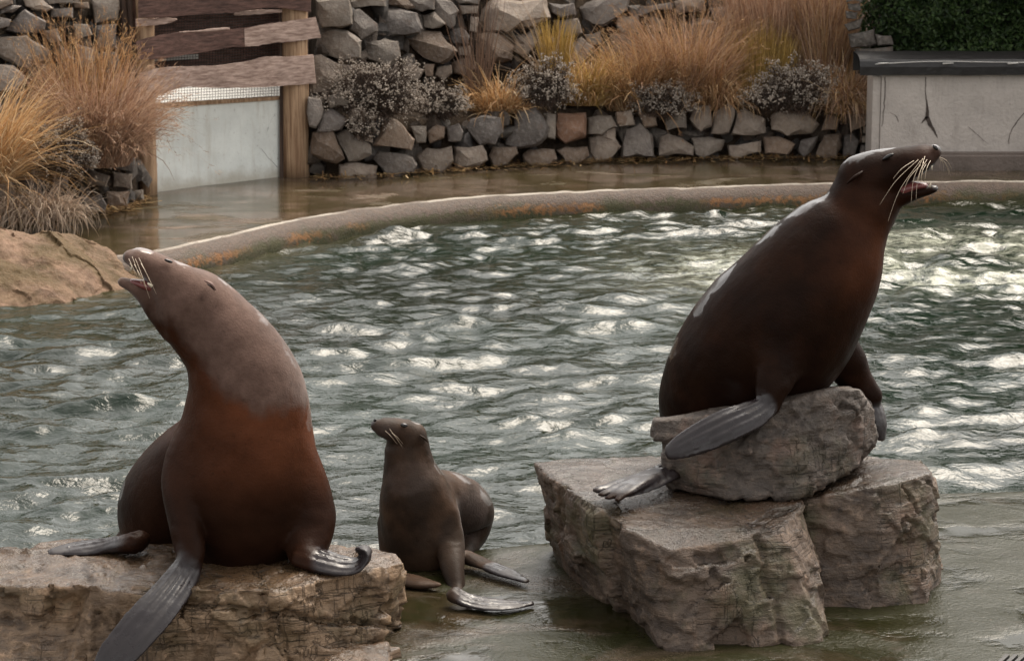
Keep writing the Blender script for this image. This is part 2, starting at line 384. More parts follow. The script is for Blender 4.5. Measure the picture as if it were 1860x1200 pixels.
MT = dict(
    stone=m_wall_stone(),
    rock_r=m_rock('pedestal_schist', (0.046, 0.031, 0.022), (0.118, 0.080, 0.056), (0.195, 0.138, 0.098), 0.6, rust=(0.16, 0.085, 0.05)),
    rock_t=m_rock('grey_schist', (0.042, 0.032, 0.026), (0.096, 0.073, 0.058), (0.16, 0.123, 0.097), 0.35, False, rust=(0.15, 0.075, 0.05)),
    rock_l=m_rock('ochre_schist', (0.085, 0.054, 0.033), (0.22, 0.143, 0.084), (0.34, 0.23, 0.145), 0.35, rust=(0.20, 0.11, 0.055)),
    plank=m_wood('weathered_plank', (0.24, 0.165, 0.135), (0.50, 0.375, 0.32)),
    plank_dark=m_wood('dark_plank', (0.07, 0.04, 0.033), (0.17, 0.098, 0.08)),
    post=m_wood('round_post', (0.24, 0.145, 0.085), (0.52, 0.36, 0.23), 'z'),
    post_dark=m_wood('dark_post', (0.045, 0.032, 0.026), (0.13, 0.09, 0.07), 'z'),
    panel=m_painted('blue_grey_paint', (0.82, 0.85, 0.81), (0.46, 0.42, 0.34)),
    render=m_painted('pale_render', (0.48, 0.43, 0.39), (0.23, 0.195, 0.17), bump=0.008),
    plinth=m_painted('wet_plinth', (0.15, 0.118, 0.10), (0.08, 0.065, 0.05), bump=0.008),
    white=plain('white_board', (0.5, 0.5, 0.48), 0.5, 0.05),
    wire=plain('dark_wire', (0.035, 0.033, 0.03), 0.5, 0.2, metal=0.3),
    bright_wire=plain('steel_wire', (0.55, 0.53, 0.5), 0.35, 0.1, metal=0.8),
    black=plain('black_coping', (0.016, 0.014, 0.014), 0.42, 0.35, 30, 0.004),
    crack=plain('crack_dark', (0.06, 0.045, 0.038), 0.9, 0.3),
    deck=m_wet_ground('wet_deck', (0.085, 0.060, 0.043), (0.19, 0.14, 0.105), (0.045, 0.036, 0.012), 0.8, 0.60),
    ledge=m_wet_ground('wet_ledge', (0.024, 0.018, 0.010), (0.066, 0.048, 0.030), (0.016, 0.0165, 0.004), 0.97, 0.46, 0.24, 0.008, scale=1.3, spec=0.32, lean=0.08),
    bank=m_wet_ground('concrete_bank', (0.105, 0.063, 0.040), (0.24, 0.15, 0.098), (0.065, 0.046, 0.014), 0.7, 0.30, 0.7, 0.02, spec=0.2),
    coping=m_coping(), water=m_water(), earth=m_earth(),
    straw=m_attr_color('dry_grass_blade', 0.6, True), leaf=m_attr_color('hedge_leaf', 0.42, True),
    twig=m_attr_color('shrub_twig', 0.85), flower=m_attr_color('dried_flower', 0.8),
    skin_a=m_skin('seal_coat_brown', (0.013, 0.0056, 0.0033), (0.025, 0.0105, 0.006), (0.092, 0.054, 0.041), (0.140, 0.086, 0.067)),
    skin_b=m_skin('seal_coat_dark', (0.0085, 0.0038, 0.0024), (0.017, 0.0073, 0.0040), (0.15, 0.09, 0.075), (0.2, 0.13, 0.11), 0.45),
    skin_c=m_skin('seal_coat_grey', (0.022, 0.0145, 0.0105), (0.042, 0.029, 0.0215), (0.070, 0.052, 0.045), (0.12, 0.092, 0.082), 0.42),
    ear_fur=plain('ear_fur', (0.17, 0.10, 0.08), 0.6, 0.2, 60),
    eye=plain('eye_black', (0.006, 0.005, 0.005), 0.08, 0.1),
    mouth=plain('mouth_pink', (0.15, 0.045, 0.042), 0.25, 0.2, 40),
    tooth=plain('tooth_ivory', (0.7, 0.62, 0.48), 0.3, 0.1),
    whisker=plain('whisker_ivory', (0.58, 0.47, 0.35), 0.4, 0.1),
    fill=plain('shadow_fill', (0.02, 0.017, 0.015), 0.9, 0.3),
)

# =================================================================== the setting
def curve_px(pts, z, n):            # photo pixels on the plane z -> smooth ground curve
    return catmull(np.array([G(x, y, z) for x, y in pts]), n)

# far coping top edge and the pool outline
COPE = [(-300, 440), (-100, 452), (60, 462), (150, 470), (215, 466), (262, 460), (320, 449), (400, 432), (500, 408), (600, 389), (700, 375), (800, 364), (900, 356),
        (1000, 351), (1100, 347), (1200, 343), (1350, 338), (1500, 334), (1700, 331), (1900, 329), (2200, 330)]
COPE_Z = 0.13
cope = curve_px(COPE, COPE_Z, 260)

LEDGE = curve_px([(-500, 1130), (0, 1078), (400, 1036), (740, 1006), (960, 990), (1250, 948), (1480, 915), (1700, 895), (1860, 889), (2300, 880)], 0.05, 220)
# ---- water
def build_water():
    nx, ny = 720, 640
    xs = np.linspace(-4.6, 5.4, nx); ys = np.linspace(6.6, 17.2, ny)
    X, Y = np.meshgrid(xs, ys); Z = np.zeros_like(X); DX = np.zeros_like(X)
    r = np.random.default_rng(3)
    for k in range(90):
        lam = 0.10 * (6.0 ** r.random()); th = math.radians(-80) + r.normal() * 0.62
        kk = 2 * math.pi / lam; amp = 0.0070 * lam * (0.5 + 1.0 * r.random())
        ph = kk * (math.cos(th) * X + math.sin(th) * Y) + r.random() * 6.28 + 0.8 * np.sin(X * r.normal() * 1.5 + Y * r.normal() * 1.5)
        gate = 0.55 + 0.45 * np.sin(X * r.normal() * 1.4 + Y * r.normal() * 1.4 + r.random() * 6.28)
        Z += amp * gate * np.sin(ph); DX += -amp * 0.6 * gate * np.cos(ph) * math.cos(th)
    gust = fbm(np.stack([X.ravel() * 0.7, Y.ravel() * 0.9, 0 * X.ravel()], 1), 0.8, 3).reshape(X.shape); Z = Z * np.clip(0.95 + 0.7 * gust, 0.5, 1.3)
    Z = Z + 5.0 * np.clip(Z, 0, 0.05) ** 2
    c1 = G(1750, 470, 0); c2 = G(1330, 492, 0)
    d1 = np.hypot((X - c1[0]) / 1.0, (Y - c1[1]) / 1.15)
    Z += 0.020 * np.sin(d1 * 15) * np.exp(-(d1 / 0.95) ** 2)
    P = np.stack([X.ravel(), Y.ravel(), np.zeros(X.size)], 1)
    wob = fbm(P, 1.6, 4).reshape(X.shape) * 0.35
    ring = np.exp(-((d1 - 0.62 + wob * 0.8) / 0.33) ** 2)
    d2 = np.hypot((X - c2[0]) / 0.62, (Y - c2[1]) / 0.9)
    foam = np.clip(ring * 0.85 + 0.8 * np.exp(-(d2 + wob) ** 2 * 1.6), 0, 1)
    # browner water along the kerb, strongest off the left bank
    cx, cy = cope[:, 0], cope[:, 1]
    far = np.interp(X, cx, cy); shore = np.clip(1 - (far - Y) / 1.1, 0, 1) ** 1.6
    shore = shore * sstep(-0.4, -1.8, X) + 0.55 * np.clip(1 - (far - Y) / 0.5, 0, 1) ** 2 * sstep(-1.8, -0.4, X)
    near = np.interp(X, LEDGE[:, 0], LEDGE[:, 1]); Z = np.where(Y < near - 0.12, -0.25, np.minimum(Z, 0.045 + np.clip(Y - near, 0, 1) * 0.2))
    V = np.stack([X + DX, Y, Z], -1).reshape(-1, 3)
    i = np.arange(nx * ny).reshape(ny, nx)
    F = np.stack([i[:-1, :-1], i[:-1, 1:], i[1:, 1:], i[1:, :-1]], -1).reshape(-1, 4)
    o = link('pool_water', np_mesh('pool_water', V, F, True, {'foam': foam.ravel(), 'shore': shore.ravel()}), MT['water'])
    tag(o, 'rippled green water of the sea lion pool', kind='structure')
build_water()

# ---- far kerb: a lip swept along the curve; profile measured towards the pool (u) and up (z)
def build_coping():
    T = np.gradient(cope, axis=0); T[:, 2] = 0; T /= np.linalg.norm(T, axis=1)[:, None]
    N = np.stack([T[:, 1], -T[:, 0], 0 * T[:, 0]], 1)       # towards the pool
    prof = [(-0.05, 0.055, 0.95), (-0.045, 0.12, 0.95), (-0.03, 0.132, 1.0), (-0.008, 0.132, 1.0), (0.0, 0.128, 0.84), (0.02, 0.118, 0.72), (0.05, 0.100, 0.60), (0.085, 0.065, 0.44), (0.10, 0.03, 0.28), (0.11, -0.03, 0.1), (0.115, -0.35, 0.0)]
    n = len(cope); k = len(prof)
    V, H = [], []
    for (u, z, h) in prof:
        p = cope + N * u; p[:, 2] = z; V.append(p); H.append(np.full(n, h))
    V = np.stack(V, 1).reshape(-1, 3); H = np.stack(H, 1).ravel()
    V += (fbm(V, 5, 4)[:, None] * np.array((0.010, 0.010, 0.007)))
    i = np.arange(n * k).reshape(n, k)
    F = np.stack([i[:-1, :-1], i[:-1, 1:], i[1:, 1:], i[1:, :-1]], -1).reshape(-1, 4)
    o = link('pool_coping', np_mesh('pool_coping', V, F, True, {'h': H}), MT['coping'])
    tag(o, 'low curved concrete kerb with a white rim round the far side of the pool', kind='structure')
build_coping()

# ---- far deck: wet apron between kerb and walls
def build_deck():
    n = len(cope); k = 26
    V = []
    for j in range(k):
        s = j / (k - 1)
        p = cope.copy(); p[:, 1] = p[:, 1] * (1 - s) + 18.6 * s; p[:, 0] *= (1 + 0.25 * s * 0); p[:, 2] = 0.086
        V.append(p)
    V = np.stack(V, 1).reshape(-1, 3)
    V[:, 2] += 0.006 * fbm(V, 1.3, 3)
    i = np.arange(n * k).reshape(n, k)
    F = np.stack([i[:-1, :-1], i[1:, :-1], i[1:, 1:], i[:-1, 1:]], -1).reshape(-1, 4)
    o = link('pool_deck', np_mesh('pool_deck', V, F, True), MT['deck'])
    tag(o, 'wet brown concrete apron between the kerb and the stone walls', kind='structure')
build_deck()

# ---- near ledge the animals sit on
def build_ledge():
    edge = LEDGE.copy()
    n = len(edge); rows = [(0.03, -0.40), (0.028, 0.0), (0.012, 0.040), (-0.02, 0.052), (-0.06, 0.052)]
    V = []
    for off, z in rows:
        p = edge.copy(); p[:, 1] += off; p[:, 2] = z; V.append(p)
    k2 = 120
    for j in range(1, k2 + 1):
        s = j / k2; p = edge.copy(); p[:, 1] = (p[:, 1] - 0.06) * (1 - s) + 4.6 * s; p[:, 2] = 0.05; V.append(p)
    V = np.stack(V, 1).reshape(-1, 3); k = len(rows) + k2
    top = V[:, 2] > 0.045
    V[top, 2] += 0.010 * fbm(V[top], 2.2, 4) + 0.004 * np.abs(fbm(V[top], 9, 3))
    V[:, 1] += 0.02 * fbm(V * (1, 0.2, 0), 3, 3)
    i = np.arange(n * k).reshape(n, k)
    F = np.stack([i[:-1, :-1], i[:-1, 1:], i[1:, 1:], i[1:, :-1]], -1).reshape(-1, 4)
    o = link('pool_ledge', np_mesh('pool_ledge', V, F, True), MT['ledge'])
    tag(o, 'wet algae-stained concrete ledge at the near side of the pool', kind='structure')
build_ledge()

# ---- ground far beyond, pool floor
def sheet(name, x0, x1, y0, y1, z, m, label):
    o = link(name, np_mesh(name, [(x0, y0, z), (x1, y0, z), (x1, y1, z), (x0, y1, z)], [(0, 1, 2, 3)]), m)
    return tag(o, label, kind='structure')
sheet('ground', -150, 150, -60, 200, -0.9, MT['earth'], 'bare earth ground under and around the pool')

# ---- left concrete bank
def build_bank():
    nx, ny = 220, 110
    a = np.linspace(0, 1, nx); b = np.linspace(0, 1, ny)
    A, B = np.meshgrid(a, b)
    front = curve_px([(-520, 585), (-250, 580), (0, 565), (110, 556), (200, 540), (262, 515), (330, 488)], 0.0, nx)
    back = curve_px([(-520, 400), (-250, 405), (0, 415), (80, 416), (130, 428), (185, 452), (235, 472)], 0.30, nx)
    back[:, 2] = np.interp(np.linspace(0, 1, nx), [0, 0.55, 0.75, 0.9, 1], [0.36, 0.28, 0.20, 0.13, 0.10])
    bk = np.array([G(x, y, z) for x, y, z in zip(np.interp(np.linspace(0, 6, nx), range(7), [-520, -250, 0, 80, 130, 185, 235]),
                                                  np.interp(np.linspace(0, 6, nx), range(7), [400, 405, 415, 416, 428, 452, 472]), back[:, 2])])
    V = front[None] * (1 - B[..., None]) + bk[None] * B[..., None]
    V[..., 2] = -0.12 + (bk[None, :, 2] + 0.12) * np.minimum(1, B * 1.08) ** 0.62
    V = V.reshape(-1, 3)
    V += fbm(V, 2.6, 5)[:, None] * np.array((0.02, 0.03, 0.04))
    V += (worley_facets(V, 0.35, 0.008, 5) + worley_facets(V, 0.09, 0.003, 6) + 0.008 * fbm(V, 12, 4))[:, None] * np.array((0.2, -0.7, 0.6))
    i = np.arange(nx * ny).reshape(ny, nx)
    F = np.stack([i[:-1, :-1], i[:-1, 1:], i[1:, 1:], i[1:, :-1]], -1).reshape(-1, 4)
    o = link('concrete_bank', np_mesh('concrete_bank', V, F, True), MT['bank'])
    tag(o, 'rounded brown concrete bank sloping into the water below the grasses', kind='structure')
build_bank()

# =================================================================== walls of picked stones
BASE_X = [-600, 0, 80, 170, 240, 270, 537, 570, 700, 850, 1000, 1100, 1300, 1590, 1700, 2300]
BASE_Y = [425, 408, 400, 388, 376, 356, 322, 325, 320, 308, 300, 293, 290, 287, 286, 285]
_by = np.array([G(x, y, 0.09)[1] for x, y in zip(BASE_X, BASE_Y)])
def Ylow(px): return float(np.interp(px, BASE_X, _by))
def Yup(px, py):
    set_back = float(np.interp(px, [0, 560, 640, 760, 2000], [0.25, 0.12, 0.3, 0.75, 0.8]))
    lean = (205 - py) / 205 * 0.22
    return Ylow(px) + set_back + lean
def Yface(px, py): return Ylow(px) + (310 - py) / 310 * 0.16

GREYS = [(0.195, 0.18, 0.165), (0.25, 0.22, 0.195), (0.165, 0.155, 0.15), (0.215, 0.172, 0.14), (0.135, 0.128, 0.128), (0.28, 0.25, 0.225), (0.18, 0.14, 0.112)]
RED = (0.21, 0.125, 0.085)
def stone_mesh(poly, Yf, r, thick=0.24):
    P = np.array(poly, float)
    # break long sides with a nudged midpoint
    Q = []
    for i in range(len(P)):
        a, b = P[i], P[(i + 1) % len(P)]; Q.append(a)
        L = np.hypot(*(b - a))
        if L > 22:
            nrm = np.array((b[1] - a[1], a[0] - b[0])) / L
            Q.append((a + b) / 2 + nrm * r.normal() * L * 0.045)
    Q = np.array(Q); n = len(Q); c = Q.mean(0)
    size = np.sqrt(abs(np.ptp(Q[:, 0]) * np.ptp(Q[:, 1]))); Y0 = Yf(c[0], c[1]); m = MP(Y0)
    tilt = np.array((r.normal() * 0.16, 0.20 + r.random() * 0.28))       # tops lean back
    bulge = size * m * (0.10 + 0.10 * r.random())
    def ring(scale, dep, jit):
        out = []
        for q in Q:
            p = c + (q - c) * scale + r.normal(size=2) * size * jit
            d = dep - ((p - c) @ tilt) * m * 0.8
            out.append(W(p[0], p[1], Y0 + d))
        return out
    R0 = ring(0.86, thick, 0.0); R1 = ring(1.02, bulge * 0.9, 0.008); R2 = ring(0.90, bulge * 0.05, 0.02)
    ridge = c + r.normal(size=2) * size * 0.16
    verts = R0 + R1 + R2
    # two crown points give a few large facets
    k1 = c + np.array((-0.16, -0.1)) * size * r.uniform(0.4, 1.4) + r.normal(size=2) * size * 0.07
    k2 = c + np.array((0.16, 0.1)) * size * r.uniform(0.4, 1.4) + r.normal(size=2) * size * 0.07
    for kpt, dd in ((k1, r.uniform(0.4, 1.0)), (k2, r.uniform(0.2, 0.9))):
        verts.append(W(kpt[0], kpt[1], Y0 - bulge * dd - ((kpt - c) @ tilt) * m * 0.8))
    bm = bmesh.new(); vs_ = [bm.verts.new(v) for v in verts]
    for a in range(2):
        for j in range(n):
            j2 = (j + 1) % n
            bm.faces.new((vs_[a * n + j], vs_[a * n + j2], vs_[(a + 1) * n + j2], vs_[(a + 1) * n + j]))
    bm.faces.new(vs_[:n][::-1])
    A, B = vs_[3 * n], vs_[3 * n + 1]
    own = [0 if np.hypot(*(q - k1)) < np.hypot(*(q - k2)) else 1 for q in Q]
    for j in range(n):
        j2 = (j + 1) % n; o1, o2 = own[j], own[j2]
        bm.faces.new((vs_[2 * n + j], vs_[2 * n + j2], (A, B)[o1]))
        if o1 != o2: bm.faces.new((vs_[2 * n + j2], (A, B)[o2], (A, B)[o1]))
    bmesh.ops.triangulate(bm, faces=bm.faces[:])
    bmesh.ops.subdivide_edges(bm, edges=bm.edges[:], cuts=1, use_grid_fill=True)
    me = bm_mesh('stone', bm, False)
    V = verts_of(me); V += np.stack([fbm(V + s, 11, 3) for s in (0, 31, 57)], 1) * size * m * 0.035
    ctr = W(c[0], c[1], Y0 + 0.05); set_verts(me, V - ctr)
    me.set_sharp_from_angle(angle=math.radians(28)) if hasattr(me, 'set_sharp_from_angle') else None
    return me, ctr
def add_stone(parent, poly, Yf, r, color=None):
    me, ctr = stone_mesh(poly, Yf, r)
    o = link('stone', me, MT['stone'], parent); o.location = ctr
    c = color or GREYS[r.integers(len(GREYS))]; k = r.uniform(0.66, 1.12); c = (c[0] * 1.04, c[1] * 0.97, c[2] * 0.90)
    o.color = (c[0] * k, c[1] * k, c[2] * k, 1)
    return o
def conv(raw, sc, ox, oy): return [[(x / sc + ox, y / sc + oy) for x, y in p] for p in raw]

upper_mid = conv([
 [(40,0),(225,0),(240,130),(180,150),(70,150),(45,80)], [(230,5),(420,0),(425,35),(240,45)], [(240,60),(280,45),(375,130),(380,170),(290,220),(225,160)],
 [(340,110),(400,45),(590,70),(625,160),(600,185),(500,190),(400,215),(370,170)], [(430,-20),(520,-20),(580,40),(540,55),(430,25)], [(520,-20),(690,-20),(690,50),(620,65),(550,55)],
 [(690,-10),(780,10),(820,60),(800,140),(770,160),(690,70)], [(620,85),(690,65),(750,130),(720,150),(630,150)], [(50,190),(100,155),(220,170),(285,220),(280,310),(200,340),(80,290),(45,250)],
 [(300,230),(420,210),(490,230),(510,320),(440,370),(320,330),(285,290)], [(500,200),(600,165),(720,175),(810,280),(770,330),(690,345),(560,250)], [(770,170),(830,150),(880,200),(870,250),(790,240)],
 [(820,30),(930,35),(920,75),(840,80)], [(940,60),(1010,-10),(1300,-10),(1320,90),(1200,150),(1080,185),(960,170),(930,120)], [(930,190),(1040,185),(1120,250),(1110,330),(980,340),(920,260)],
 [(5,310),(60,300),(280,355),(290,390),(200,450),(110,520),(10,520)], [(500,330),(530,310),(630,380),(600,440),(510,440)], [(700,370),(780,355),(785,400),(740,435),(690,410)],
 [(780,340),(900,310),(920,380),(850,410),(790,400)], [(1310,20),(1450,20),(1460,80),(1380,100),(1330,70)], [(1480,40),(1560,-10),(1750,-10),(1740,60),(1600,150),(1500,110)],
 [(1740,30),(1810,30),(1800,100),(1750,80)], [(1680,90),(1800,80),(1800,180),(1720,200),(1680,150)], [(1130,190),(1230,160),(1250,230),(1180,310),(1120,280)], [(1500,190),(1590,170),(1600,240),(1540,250)],
 [(880,90),(930,100),(920,180),(880,170)], [(820,255),(880,250),(890,310),(820,300)], [(1580,250),(1680,270),(1670,360),(1600,330)], [(790,-10),(940,-10),(930,25),(820,20)],
 [(1330,110),(1470,100),(1490,180),(1380,200)], [(1250,240),(1330,200),(1390,260),(1330,330),(1260,320)], [(390,385),(480,350),(500,430),(420,450)], [(630,350),(690,350),(680,420),(640,420)],
 [(1400,260),(1490,200),(1560,260),(1500,340),(1410,330)], [(1690,220),(1790,200),(1800,300),(1700,310)]], 3.0, 560, 0)
upper_right = conv([
 [(195,70),(270,90),(250,140),(210,140)], [(90,30),(300,15),(290,45),(140,75)], [(330,110),(420,80),(500,100),(490,170),(360,170)], [(700,60),(790,60),(780,100),(700,90)],
 [(460,40),(560,30),(560,100),(480,90)], [(300,10),(440,0),(440,50),(310,60)], [(580,10),(690,0),(690,60),(590,80)], [(800,20),(930,10),(940,90),(810,100)], [(20,160),(120,160),(110,240),(30,240)],
 [(140,160),(230,150),(240,240),(150,250)], [(260,170),(340,180),(330,260),(260,250)], [(520,120),(640,110),(660,190),(540,200)], [(670,110),(780,110),(800,190),(680,200)], [(820,110),(940,110),(930,200),(830,190)],
 [(360,190),(480,180),(500,260),(370,260)], [(560,0),(585,0),(585,60),(555,40)], [(950,20),(1040,10),(1040,100),(950,110)], [(950,120),(1050,120),(1060,200),(960,210)], [(-60,10),(60,0),(80,50),(-40,70)]], 2.447, 1100, 0)
corner = conv([[(1075,15),(1130,15),(1135,48),(1080,44)], [(1066,50),(1120,56),(1115,88),(1070,82)], [(1060,110),(1145,78),(1130,128),(1080,140)], [(1080,150),(1195,132),(1210,200),(1090,212)],
 [(1195,150),(1270,160),(1280,200),(1210,204)], [(1100,214),(1275,207),(1275,228),(1120,240)], [(1070,-30),(1150,-30),(1140,10),(1070,12)]], 2.447, 1100, 0)
lower = conv([
 [(0,530),(70,540),(85,600),(40,700),(5,690)], [(60,620),(130,590),(210,650),(180,710),(50,720)], [(20,720),(130,700),(200,860),(150,890),(20,840)], [(150,740),(200,710),(330,780),(340,850),(220,885)],
 [(165,900),(260,880),(375,900),(375,980),(160,990)], [(400,660),(440,640),(520,690),(580,760),(560,820),(350,795)], [(350,860),(380,830),(570,855),(590,900),(570,940),(470,985),(430,970)],
 [(580,850),(640,810),(780,800),(790,870),(730,950),(620,930)], [(640,720),(700,680),(745,690),(740,750),(660,785)], [(755,690),(820,670),(845,720),(830,770),(760,770)],
 [(795,800),(950,795),(975,870),(930,910),(810,920),(790,880)], [(880,650),(960,630),(1050,640),(1060,720),(1020,790),(930,795),(860,700)], [(985,850),(1010,805),(1130,800),(1145,840),(1080,900),(1010,910)],
 [(1140,610),(1240,585),(1290,650),(1300,750),(1240,800),(1070,800),(1062,720),(1120,700)], [(1165,840),(1200,815),(1340,810),(1355,870),(1290,905),(1200,900)], [(1300,620),(1350,620),(1346,760),(1300,750)],
 [(1355,620),(1510,615),(1515,750),(1400,785),(1352,740)], [(1350,820),(1400,800),(1520,800),(1530,850),(1470,895),(1410,900)], [(1520,640),(1650,630),(1680,690),(1600,740),(1525,730)],
 [(1525,750),(1650,740),(1705,800),(1650,860),(1570,880),(1530,830)], [(1670,620),(1760,600),(1780,680),(1690,690)], [(220,560),(330,540),(380,640),(300,690),(220,650)], [(250,700),(340,690),(350,780),(270,760)],
 [(100,530),(200,500),(220,580),(120,590)], [(560,690),(640,690),(640,780),(590,780)]], 3.0, 560, 0) + conv([
 [(0,530),(40,570),(65,650),(10,700),(-20,690)], [(90,570),(150,545),(210,600),(215,700),(70,705)], [(45,500),(110,490),(130,540),(80,560),(50,550)], [(245,610),(280,595),(390,650),(390,690),(235,695)],
 [(380,610),(530,625),(510,670),(430,710),(395,685)], [(390,475),(465,465),(470,560),(420,585),(370,530)], [(480,500),(550,460),(575,490),(550,590),(465,595)], [(578,500),(620,485),(710,530),(710,590),(660,605),(560,600)],
 [(540,645),(690,625),(690,670),(580,710),(550,690)], [(740,520),(790,470),(880,480),(950,550),(920,590),(810,605),(735,575)], [(700,610),(770,605),(845,640),(810,690),(710,685)], [(870,620),(945,605),(930,650),(880,705),(850,670)],
 [(970,600),(1050,595),(1050,650),(1030,705),(930,690)], [(1060,605),(1100,595),(1130,630),(1110,690),(1055,700)], [(1065,500),(1150,490),(1225,515),(1210,550),(1140,555),(1090,585)], [(980,510),(1040,530),(1030,575),(960,580)],
 [(1140,605),(1215,595),(1215,630),(1140,635)], [(1135,645),(1200,640),(1190,690),(1125,695)], [(140,500),(220,480),(230,560),(170,570)], [(250,500),(350,480),(360,570),(270,580)], [(1145,562),(1215,556),(1215,588),(1145,592)]], 2.447, 1100, 0)
left = conv([
 [(-60,-10),(60,-10),(60,20),(-60,55)], [(0,22),(100,28),(62,60),(0,66)], [(100,-10),(190,-10),(240,40),(210,55),(120,30)], [(-40,70),(50,90),(40,120),(-40,140)], [(10,140),(110,45),(210,95),(200,140),(120,160)],
 [(200,-10),(330,-10),(330,15),(220,20)], [(230,40),(330,35),(330,80),(230,80)], [(330,10),(400,10),(405,40),(340,35)], [(410,-10),(535,-10),(530,90),(430,110)], [(-50,170),(120,165),(240,240),(210,280),(130,320),(40,280),(-40,230)],
 [(-60,290),(60,300),(120,360),(100,400),(-60,430)], [(190,140),(260,130),(280,190),(230,200)], [(240,240),(280,210),(340,270),(310,290),(250,280)], [(330,110),(400,110),(420,160),(350,180)], [(110,310),(230,290),(240,360),(160,400)],
 [(10,440),(130,450),(120,510),(30,500)], [(430,120),(530,110),(530,220),(440,220)], [(140,410),(240,380),(260,460),(150,470)], [(350,200),(430,230),(430,320),(350,310)], [(260,300),(340,300),(340,400),(260,380)],
 [(440,240),(530,240),(540,350),(440,340)], [(-60,440),(0,440),(20,510),(-60,520)], [(270,410),(360,400),(360,500),(270,490)], [(370,340),(440,350),(440,450),(370,430)], [(450,370),(550,370),(560,470),(450,460)],
 [(10,530),(110,520),(120,620),(20,620)]], 2.5, 0, 0)
left_low = conv([
 [(240,790),(310,770),(310,850),(230,880)], [(200,940),(240,900),(360,905),(375,940),(300,980),(210,1000)], [(350,890),(460,880),(485,930),(470,965),(380,960)], [(480,870),(590,870),(580,940),(520,960),(480,920)],
 [(595,870),(650,860),(655,910),(600,905)], [(400,760),(500,800),(480,850),(390,840)], [(-10,920),(50,910),(70,960),(30,1010),(-10,1000)], [(80,820),(190,810),(195,960),(140,1000),(80,980)], [(510,780),(600,790),(600,860),(515,850)],
 [(300,700),(390,690),(390,760),(310,760)], [(410,680),(500,690),(510,770),(420,750)], [(520,690),(610,700),(610,780),(520,770)], [(-60,780),(60,790),(60,900),(-60,900)], [(200,700),(290,690),(300,760),(220,780)],
 [(20,640),(120,640),(130,780),(30,770)], [(140,640),(200,630),(200,800),(140,790)]], 2.5, 0, 0)

r = np.random.default_rng(11)
def Yleft(px, py): return Ylow(min(px, 250)) + 0.30 + (200 - py) / 200 * 0.3
def Yleftlow(px, py): return Ylow(min(px, 262)) + 0.02 + (385 - py) / 300 * 0.25
w_low = empty('terrace_wall', W(1000, 300, 17.1)); tag(w_low, 'low dry-stone retaining wall along the wet apron below the shrubs', 'stone wall')
w_up = empty('boulder_wall', W(1000, 200, 18.0)); tag(w_up, 'high wall of big rough boulders behind the grasses', 'stone wall')
w_left = empty('rubble_wall', W(100, 300, 15.5)); tag(w_left, 'rough stone wall left of the wooden gate behind tall grass', 'stone wall')
w_cor = empty('stacked_stones', W(1560, 90, 17.8)); tag(w_cor, 'short pile of dark stones at the hedge corner above the black coping', 'stone wall')
bpy.context.view_layer.update()
def adopt(o, p): o.matrix_parent_inverse = p.matrix_world.inverted()
for polys, par, fn in ((upper_mid + upper_right, w_up, Yup), (corner, w_cor, lambda x, y: 17.75), (lower, w_low, Yface), (left, w_left, Yleft), (left_low, w_left, Yleftlow)):
    for i, p in enumerate(polys):
        c = np.mean(p, 0); col = RED if (par is w_low and abs(c[0] - 1038) < 12 and c[1] < 250) else None
        if par is w_cor: col = (0.09, 0.085, 0.08)
        if c[0] < 700 and par is w_up: col = GREYS[r.integers(3)] 
        adopt(add_stone(par, p, fn, r, col), par)
# rubble packed behind the picked stones (fills the joints)
def packing(par, n, x0, x1, y0, y1, fn, dep):
    variants = []
    for k in range(5):
        bm = bmesh.new(); rr = np.random.default_rng(50 + k)
        for q in rr.normal(size=(13, 3)): bm.verts.new(q / np.linalg.norm(q) * rr.uniform(0.8, 1.05))
        bmesh.ops.convex_hull(bm, input=bm.verts[:]); variants.append(bm_mesh('stone', bm)); variants[-1].materials.append(MT['stone'])
    for k in range(n):
        px, py = r.uniform(x0, x1), r.uniform(y0, y1)
        o = link('stone', variants[k % 5], None, par); o.location = W(px, py, fn(px, py) + dep + r.uniform(0, 0.05))
        s = r.uniform(0.05, 0.10); o.scale = (s * r.uniform(1, 1.6), s, s * r.uniform(0.7, 1)); o.rotation_euler = r.uniform(0, 6, 3)
        c = GREYS[r.integers(7)]; q = r.uniform(0.45, 0.8); o.color = (c[0] * q, c[1] * q, c[2] * q, 1)
        adopt(o, par)
packing(w_low, 120, 560, 1590, 215, 312, Yface, 0.13)
packing(w_up, 170, 560, 1540, -40, 200, Yup, 0.15)
packing(w_left, 80, -60, 245, -20, 260, Yleft, 0.16)
packing(w_left, 40, -40, 262, 270, 385, Yleftlow, 0.14)

